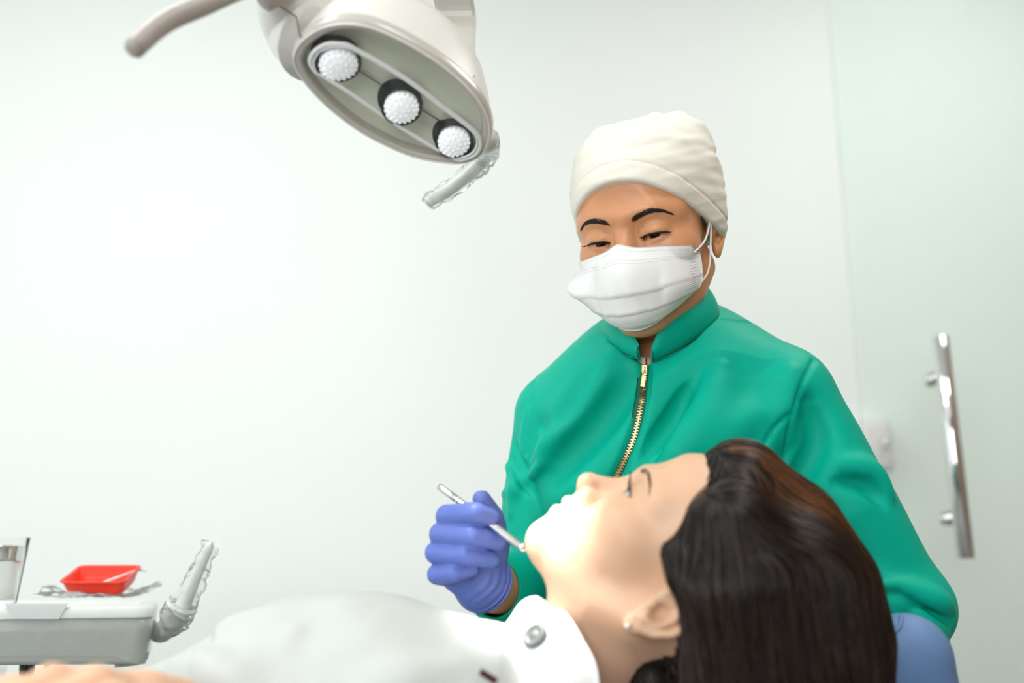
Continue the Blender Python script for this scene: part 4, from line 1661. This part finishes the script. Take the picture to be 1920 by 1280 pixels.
mk('backrest', *box((ba0 + ba1) / 2, (np.linalg.norm(ba0 - ba1) / 2, .165, .04), bx, .03), 'vinyl_blue', chair)
mk('seat', *box((-.55, .90, .735), (.26, .25, .045), None, .03), 'vinyl_blue', chair)
mk('legrest', *box((-1.05, .90, .74), (.36, .21, .04), None, .03), 'vinyl_blue', chair)
mk('headrest_bar', *tube([ba0 - bd * .1 - [0, 0, .03], ba0 + bd * .05, P(1640, 1330, .96)], .014, 12), 'steel', chair)
mk('underframe', *box((-.5, .90, .655), (.30, .14, .035), None, .01), 'chair_white', chair)
mk('pedestal', *loft([ring_pts((-.45, .90, z), (0, 0, 1), r, 32) for z, r in ((.63, .13), (.45, .11), (.2, .12), (.06, .17))], True, True, True), 'chair_white', chair)
mk('base_plate', *box((-.45, .90, .03), (.36, .26, .03), None, .02), 'chair_white', chair)
tag(chair, 'reclined dental chair with blue vinyl headrest under the patient', 'dental chair')

# ================================================================== the operating lamp


def camv(x, y, z):
    return RT * x + UP * y + FW * z


LC = P(735, 180, .95)
Ll = nrm(camv(.745, -.425, .46))
Ln = camv(-.014, -.80, -.60)
Ln = nrm(Ln - Ll * np.dot(Ln, Ll))
Lw = np.cross(Ln, Ll)


def on_lamp(px, py, h=0.0):
    """photograph pixel carried onto the lamp's face plane moved by h along its normal"""
    r = P(px, py, 1.0) - CAM
    q = LC + Ln * h
    return CAM + r * (np.dot(q - CAM, Ln) / np.dot(r, Ln))


OUT = [(545, 100), (559, 73), (590, 50), (628, 39), (674, 40), (720, 54), (778, 83), (836, 121), (882, 162), (909, 196), (923, 231), (921, 266), (905, 293), (874, 306),
       (836, 306), (778, 295), (720, 271), (663, 239), (605, 193), (566, 150), (549, 123)]
SLOT = [(582, 112), (590, 96), (613, 83), (640, 83), (663, 90), (759, 146), (836, 204), (890, 246), (901, 266), (894, 287), (871, 298), (848, 295), (759, 243), (644, 166), (594, 135), (584, 123)]
N_ = 120
outl = smooth_loop([on_lamp(*q) for q in OUT], N_)
oc = outl.mean(0)


def lp_(s, h):
    return oc + (outl - oc) * s + Ln * h


lamp = empty('operating_lamp', LC - Ln * .1)
# bezel: rounded rim
mk('bezel', *loft([lp_(.87, -.012), lp_(.885, -.001), lp_(.93, .003), lp_(.975, .001), lp_(.995, -.004), lp_(1.0, -.010), lp_(.985, -.014), lp_(.87, -.014), lp_(.87, -.012)]), 'lamp_bezel', lamp)
mk('bezel_line', *tube(np.vstack([lp_(.965, .0022), lp_(.965, .0022)[:1]]), .0011, 6, False), 'lamp_shell', lamp)
# reflector panel inside, dished
rp = mk('reflector_panel', *loft([lp_(.92, -.006), lp_(.86, -.010), lp_(.6, -.015), lp_(.3, -.017), lp_(.02, -.017)], True, False, True), 'lamp_panel', lamp)
# shell behind
shell = mk('shell', *loft([lp_(.985, -.011), lp_(.965, -.022), lp_(.92, -.045), lp_(.84, -.075), lp_(.70, -.10), lp_(.48, -.115), lp_(.2, -.122), lp_(.01, -.123)], True, False, True), 'lamp_shell', lamp)
# clear cover with the raised slot rim
sl = smooth_loop([on_lamp(x, y, .004) for x, y in SLOT], 110)
sc_ = sl.mean(0)
mk('slot_rim', *tube(np.vstack([sl, sl[:1]]), .0022, 8, False), 'rim_clear', lamp)
mk('slot_rim', *tube(np.vstack([sc_ + (sl - sc_) * .96 + Ln * .001, (sc_ + (sl - sc_) * .96 + Ln * .001)[:1]]), .0012, 8, False), 'rim_clear', lamp)
mk('cover', *loft([lp_(.90, .000), lp_(.6, .001), lp_(.02, .001)], True, False, True), 'lens_cover', lamp)
# seam down the panel
mk('panel_seam', *tube(np.array([on_lamp(672, 132, -.0145), on_lamp(840, 236, -.0145)]), .0006, 5), 'seam_line', lamp)
# three lamps
mouth = to_w(HP, np.array([0, .09, -.07]))
for (sx_, sy_), (bx_, by_), r in (((631, 94), (641, 122), .0215), ((751, 182), (757, 198), .0200), ((850, 248), (854, 261), .0190)):
    c0 = on_lamp(sx_, sy_, -.018)
    c1 = on_lamp(bx_, by_, .001)
    axl = nrm(c1 - c0)
    axl = nrm(axl + Ln * .6)
    Lh = .020
    sock = mk('socket', *lathe(c0, axl, [(0, r * 1.12), (.004, r * 1.12), (.005, r), (Lh, r), (Lh + .001, r * .94), (Lh, r * .90), (.006, r * .86), (.005, .001)], 36), 'lamp_black', lamp)
    b = mk('bulb_lens', *lathe(c0 + axl * (Lh - .010), axl, [(0, r * .72), (.004, r * .80), (.010, r * .82), (.0125, r * .74), (.0155, r * .52), (.017, r * .25), (.0175, .0004)], 36), 'lamp_led', sock)
    # facets of the lens
    fm = MB()
    for ring, nfac in ((.34, 8), (.58, 14), (.76, 20)):
        for k in range(nfac):
            a = 2 * PI * k / nfac
            e1 = nrm(np.cross(axl, (0, 0, 1)))
            e2 = np.cross(axl, e1)
            h = .0165 - .0052 * (ring / .8) ** 2
            cc = c0 + axl * (Lh - .010 + h) + r * ring * (math.cos(a) * e1 + math.sin(a) * e2)
            fm.add(*lathe(cc, axl, [(-.002, .0021), (.0008, .0018), (.0016, .0008), (.0018, .0002)], 6))
    fo = fm.build('lens_facets', 'lamp_led', sock)
    fo['kind'] = 'stuff'
    sp_ = bpy.data.lights.new('lamp_beam', 'SPOT')
    sp_.energy = 24.0
    sp_.spot_size = math.radians(23)
    sp_.spot_blend = 1.0
    sp_.shadow_soft_size = .015
    sp_.color = (1.0, .985, .95)
    so_ = bpy.data.objects.new('lamp_beam', sp_)
    COL.objects.link(so_)
    tgt = to_w(HP, np.array([-.02, .045, -.115]))
    bpos = c0 + axl * (Lh + .012)
    so_.location = bpos
    so_.rotation_euler = (Vector(tgt) - Vector(bpos)).to_track_quat('-Z', 'Y').to_euler()
    setpar(so_, lamp)
# neck block at the near end, with a seam and a pivot knob
nk = mk('neck_block', *tube(catmull([on_lamp(600, 75, -.05), on_lamp(565, 40, -.075), P(545, -15, .95), P(530, -90, .97)], 20), [.045, .040, .034, .034], 24), 'lamp_shell', lamp)
mk('neck_seam', *tube(np.array([P(520, 8, .918), P(556, 32, .913), P(563, 70, .905)]), .0007, 6), 'seam_line', nk)
kc = P(498, -6, .905)
mk('pivot_knob', *lathe(kc - nrm(camv(.6, .6, .3)) * .004, nrm(camv(.6, .55, .35)), [(-.002, .008), (0, .0125), (.012, .0135), (.02, .012), (.04, .012)], 24), 'lamp_grey', lamp)
# near handle
hp = catmull([P(560, -40, .95), P(500, -38, .91), P(440, -18, .86), P(385, 8, .83), P(310, 42, .80), P(250, 92, .775)], 40)
hv, hf = tube(hp, [.011, .011, .0095, .0088, .0085, .0082], 20, True, .8)
mk('handle', hv, hf, 'lamp_grey', lamp)
ed = nrm(hp[-1] - hp[-2])
mk('handle_tip', *lathe(hp[-1], ed, [(0, .0078), (.002, .0066), (.0032, .004), (.0036, .0004)], 20, False), 'lamp_grey', lamp)
# far handle wrapped in clear film
hq = catmull([on_lamp(915, 262, -.03), P(912, 292, 1.19), P(884, 322, 1.195), P(842, 356, 1.195), P(803, 378, 1.18)], 40)
h2 = mk('handle', *tube(hq, [.010, .0085, .0078, .0072, .0070], 16), 'frame_white', lamp)
fv, ff = tube(hq, [.0125, .0135, .0125, .0105, .0105], 24)
fv = fv + (np.stack([noise3(fv, 320, 71), noise3(fv, 320, 72), noise3(fv, 320, 73)], 1)) * .0022
mk('film_sleeve', fv, ff, 'film_thick', h2, False)
# yoke arms rising behind the shell
ya = catmull([on_lamp(884, 150, -.03), P(862, 60, 1.20), P(846, -20, 1.21), P(825, -120, 1.22)], 24)
loops = []
for i, c in enumerate(ya):
    t = i / 23
    w = .004 + .020 * min(1, t * 2.2)
    e1, e2 = RT, FW
    loops.append(np.array([c + e1 * w * x + e2 * .012 * y for x, y in ((-1, -1), (-.8, -1.15), (.8, -1.15), (1, -1), (1, 1), (-1, 1))]))
mk('yoke', *loft(loops, True, True, True), 'lamp_bezel', lamp, False)
ya2 = catmull([on_lamp(850, 112, -.075), P(800, 40, 1.12), P(735, -20, 1.14), P(650, -100, 1.16)], 24)
loops = [np.array([c + nrm(np.cross(np.gradient(ya2, axis=0)[i], FW)) * .010 * x + FW * .008 * y for x, y in ((-1, -1), (1, -1), (1, 1), (-1, 1))]) for i, c in enumerate(ya2)]
mk('yoke', *loft(loops, True, True, True), 'lamp_shell', lamp, False)
# arm up to the ceiling
hub = P(720, -170, 1.16)
mk('yoke_hub', *lathe(hub - [.05, 0, 0], (1, 0, 0), [(-.06, .02), (-.055, .03), (.17, .03), (.175, .02)], 24), 'lamp_shell', lamp)
cz = ROOM['z1']
mk('support_arm', *tube(catmull([hub, hub + [-.05, .1, .25], hub + [-.2, .2, .55]], 16), .022, 20), 'lamp_shell', lamp)
mk('ceiling_post', *lathe(hub + [-.2, .2, .5], (0, 0, 1), [(0, .028), (cz - hub[2] - .53, .028), (cz - hub[2] - .53, .07), (cz - hub[2] - .5, .07)], 28), 'lamp_shell', lamp)
tag(lamp, 'oval dental operating lamp with three round bulbs hanging above the patient', 'lamp')

# ================================================================== bracket table with its things
TD = 1.22
tfl, tfr = P(-120, 1139, TD), P(287, 1136, TD)
ztop = tfr[2] + .001
yf = tfr[1]
xr = tfr[0]
xl = xr - .46
table = empty('bracket_table', ((xl + xr) / 2, yf + .14, ztop - .065))


TA = math.radians(18)
EX = np.array([math.cos(TA), math.sin(TA), 0])          # along the front edge
EY = np.array([-math.sin(TA), math.cos(TA), 0])         # away from the camera


def turn(q):
    """table built square to the room, then turned about its front right corner"""
    q = np.asarray(q, float)
    d = q - tfr
    return tfr + d[..., :1] * EX + d[..., 1:2] * EY + d[..., 2:] * np.array([0, 0, 1.])


def ft(px, py, off=0.0):
    """pixel carried onto the table's front plane moved off metres toward the room"""
    r = P(px, py, 1.0) - CAM
    return CAM + r * (np.dot(tfr + EY * off - CAM, EY) / np.dot(r, EY))


def rrect0(x0, x1, y0, y1, r, z, n=8):
    out = []
    for cx, cy, a0 in ((x1 - r, y1 - r, 0), (x0 + r, y1 - r, PI / 2), (x0 + r, y0 + r, PI), (x1 - r, y0 + r, 1.5 * PI)):
        for k in range(n + 1):
            a = a0 + PI / 2 * k / n
            out.append((cx + r * math.cos(a), cy + r * math.sin(a), z))
    return np.array(out)


def rrect(*a):
    return turn(rrect0(*a))


yb = yf + .28
zb = P(150, 1222, TD)[2]
bot = rrect(xl, xr - .004, yf + .004, yb, .02, zb)
# underside bows upward a little toward the middle
bot2 = bot.copy()
bot2[:, 2] -= .010 * np.clip((((bot - tfr) @ EX) + .075) / .06, 0, 1)
mk('body', *loft([rrect(xl + .01, xr - .012, yf + .012, yb - .01, .02, ztop - .012), rrect(xl, xr, yf, yb, .022, ztop - .014), rrect(xl, xr, yf, yb, .022, ztop - .03), bot2,
                  bot2 * [1, 1, 1] + [0, 0, -.004]], True, True, True), 'table_grey', table)
mk('top_tray', *loft([rrect(xl + .02, xr - .022, yf + .022, yb - .02, .018, ztop - .006), rrect(xl + .016, xr - .018, yf + .018, yb - .016, .018, ztop - .001), rrect(xl + .006, xr - .008, yf + .008, yb - .006, .02, ztop),
                      rrect(xl - .001, xr + .001, yf - .002, yb, .022, ztop - .004), rrect(xl - .001, xr + .001, yf - .002, yb, .022, ztop - .014)], True, True, False), 'table_top', table)
# bevelled notch plate on the front edge
n0, n1 = P(12, 1134, TD), P(122, 1134, TD)
mk('front_lip', *loft([np.array([ft(x, y, -.004) for x, y in ((8, 1131), (128, 1131), (110, 1160), (28, 1160))]), np.array([ft(x, y, .003) for x, y in ((8, 1131), (128, 1131), (110, 1160), (28, 1160))])], True, True, True), 'table_top', table, False)
# clear barrier film stretched over the front and hanging ragged at the corner
fg = []
for x in np.linspace(-60, 291, 90):
    row = []
    for t in np.linspace(0, 1, 30):
        y = 1134 + t * (94 + (18 if x > 215 else 0) * min(1, max(0, (x - 215) / 40)))
        row.append(ft(x if x < 288 else 288 + (x - 288) * .3, y, -.0065))
    fg.append(row)
fg = np.array(fg)
fp = fg.reshape(-1, 3)
wr_ = np.abs(noise3(fp * [1, 1, .8] + np.array([0, 0, 0]), 140, 81)) * .0008 + np.abs(noise3(fp @ np.array([[.7, 0, .7], [0, 1, 0], [-.7, 0, .7]]), 260, 82)) * .0006
fp = fp - FW * wr_[:, None]
sheet('barrier_film', fp.reshape(fg.shape), .0004, 'film', table, False)
# underside bracket and hoses
mk('bracket', *loft([np.array([ft(x, y, .02) for x, y in ((221, 1222), (280, 1222), (277, 1236), (258, 1247), (214, 1252))]), np.array([ft(x, y, .06) for x, y in ((221, 1222), (280, 1222), (277, 1236), (258, 1247), (214, 1252))])], True, True, True),
   'grey_plastic', table, False)
for x, w in ((46, .0045), (61, .0045), (91, .0032)):
    mk('hose', *tube(catmull([ft(x + 2, 1215, .05), ft(x - 2, 1240, .05), P(x - 8, 1300, TD + .05), P(x - 40, 1420, TD + .09), P(x - 160, 1520, TD + .15)], 24), w, 12), 'rubber_black', table)
# the swing arm that carries the table
arm0 = np.array([(xl + xr) / 2 - .1, yf + .2, zb - .004])
mk('swing_arm', *tube(catmull([arm0, arm0 + [0, .02, -.06], arm0 + [-.12, .25, -.1], arm0 + [-.2, .45, -.1]], 20), .025, 20), 'chair_white', table)
pst = arm0 + [-.2, .45, -.1]
mk('arm_post', *lathe((pst[0], pst[1], 0), (0, 0, 1), [(0, .16), (.03, .16), (.04, .04), (pst[2] + .03, .04)], 28), 'chair_white', table)
# handpiece holder with film-wrapped handle on the right end
ho = mk('holder', *tube(catmull([P(272, 1168, TD + .06), P(300, 1188, TD + .03), P(318, 1170, TD), P(335, 1150, TD)], 24), [.010, .011, .013, .016], 16), 'grey_plastic', table)
ax_ = nrm(P(385, 1040, TD) - P(345, 1130, TD))
mk('handpiece', *lathe(P(340, 1142, TD), ax_, [(-.030, .004), (-.028, .010), (-.008, .0125), (0, .0125), (.004, .0095), (.02, .0088), (.05, .0066), (.07, .0062), (.085, .0055), (.092, .001)], 20), 'chair_white', table)
fl_ = catmull([P(308, 1186, TD - .002), P(325, 1165, TD - .002), P(345, 1130, TD - .002), P(370, 1080, TD - .002), P(386, 1040, TD - .002), P(396, 1018, TD - .002)], 44)
fv, ff = tube(fl_, [.010, .019, .018, .0125, .0105, .0125], 22, False)
fv = fv + np.stack([noise3(fv, 230, 91), noise3(fv, 230, 92), noise3(fv, 230, 93)], 1) * .0030
mk('film_sleeve', fv, ff, 'film_thick', ho, False)
mk('holder_collar', *torus(P(341, 1137, TD), ax_, .0165, .0032, 28, 8), 'table_top', ho)
tag(table, 'grey dental bracket table wrapped in clear film beside the chair', 'table')

# red dish, propped on crumpled film
dc0 = P(164, 1119, TD + .07)
tilt = math.radians(15)
ry = np.array([0, math.cos(tilt), math.sin(tilt)])
rz = np.array([0, -math.sin(tilt), math.cos(tilt)])


def dish_loop(hx, hy, r, h, skew=0.0):
    q = rrect0(-hx, hx, -hy, hy, r, 0, 6)
    return np.array([dc0 + RT * (x + skew * y) + ry * (y + .045) + rz * h for x, y, _ in q])


SK_ = -.10
dl = [dish_loop(.036, .032, .010, 0, SK_), dish_loop(.0375, .034, .010, .003, SK_), dish_loop(.0415, .041, .010, .017, SK_), dish_loop(.0435, .043, .010, .0175, SK_), dish_loop(.0435, .043, .010, .0190, SK_),
      dish_loop(.0405, .0400, .010, .0190, SK_), dish_loop(.0395, .039, .010, .0175, SK_), dish_loop(.037, .0325, .009, .0045, SK_), dish_loop(.035, .031, .009, .003, SK_)]
dish = mk('dish', *loft(dl, True, True, True), 'red_plastic', origin=dc0)
tag(dish, 'small rectangular red plastic dish on the bracket table', 'dish')
s0, s1 = dc0 + RT * -.006 + ry * .02 + rz * .006, dc0 + RT * .034 + ry * .080 + rz * .0135
stick = empty('applicator', s0)
mk('stem', *tube(np.array([s0, s1]), .0021, 12), 'table_top', stick)
mk('tip', *tube(catmull([s1, s1 + RT * .004 + ry * .003, s1 + RT * .012 + ry * .001 - rz * .001], 8), [.0021, .0016, .0012], 10), 'table_top', stick)
tag(stick, 'thin white applicator stick lying in the red dish', 'applicator')
# film sheet under the dish
fs = []
for i, x in enumerate(np.linspace(62, 272, 50)):
    row = []
    for j, t in enumerate(np.linspace(0, 1, 26)):
        row.append(np.array([P(x, 1118, TD + .03)[0] * (1 + .05 * t), yf + .025 + t * .13, ztop + .003]))
    fs.append(row)
fs = np.array(fs)
q = fs.reshape(-1, 3)
un, vn = np.repeat(np.linspace(0, 1, 50), 26), np.tile(np.linspace(0, 1, 26), 50)
zz = .004 + np.abs(noise3(q, 70, 95)) * .006 + np.abs(noise3(q, 150, 96)) * .003 + .010 * np.exp(-(un / .12) ** 2) * np.exp(-((vn - .5) / .3) ** 2) + .012 * np.exp(-((un - 1) / .1) ** 2)
q = q + np.stack([np.zeros(len(q)), np.zeros(len(q)), zz], 1)
film = sheet('plastic_film', q.reshape(fs.shape), .0003, 'film', None, False)
tag(film, 'crumpled clear plastic film lying under the red dish', 'film')

# clear cup with a steel insert, cut by the left edge of the picture
cb_ = P(-8, 1127, TD + .06)
cup = empty('cup', (cb_[0], cb_[1], ztop))
H_ = (P(-8, 1002, TD + .06) - P(-8, 1127, TD + .06))[2]
mk('glass', *lathe((cb_[0], cb_[1], ztop), (0, 0, 1), [(0, .022), (.001, .0245), (H_ * .5, .0285), (H_ - .002, .0325), (H_, .033), (H_, .0315), (H_ * .5, .0270), (.004, .0225), (.004, .0001)], 44, False, False), 'cup_clear', cup)
mk('steel_insert', *lathe((cb_[0], cb_[1], ztop + .005), (0, 0, 1), [(0, .020), (.001, .0215), (H_ * .55, .0262), (H_ * .56, .0275), (H_ * .60, .0275), (H_ * .62, .0262), (H_ * .80, .0278), (H_ * .82, .0268), (H_ * .5, .024), (.003, .001)], 44), 'chrome', cup)
tag(cup, 'clear cup with a shiny steel insert at the left picture edge', 'cup')
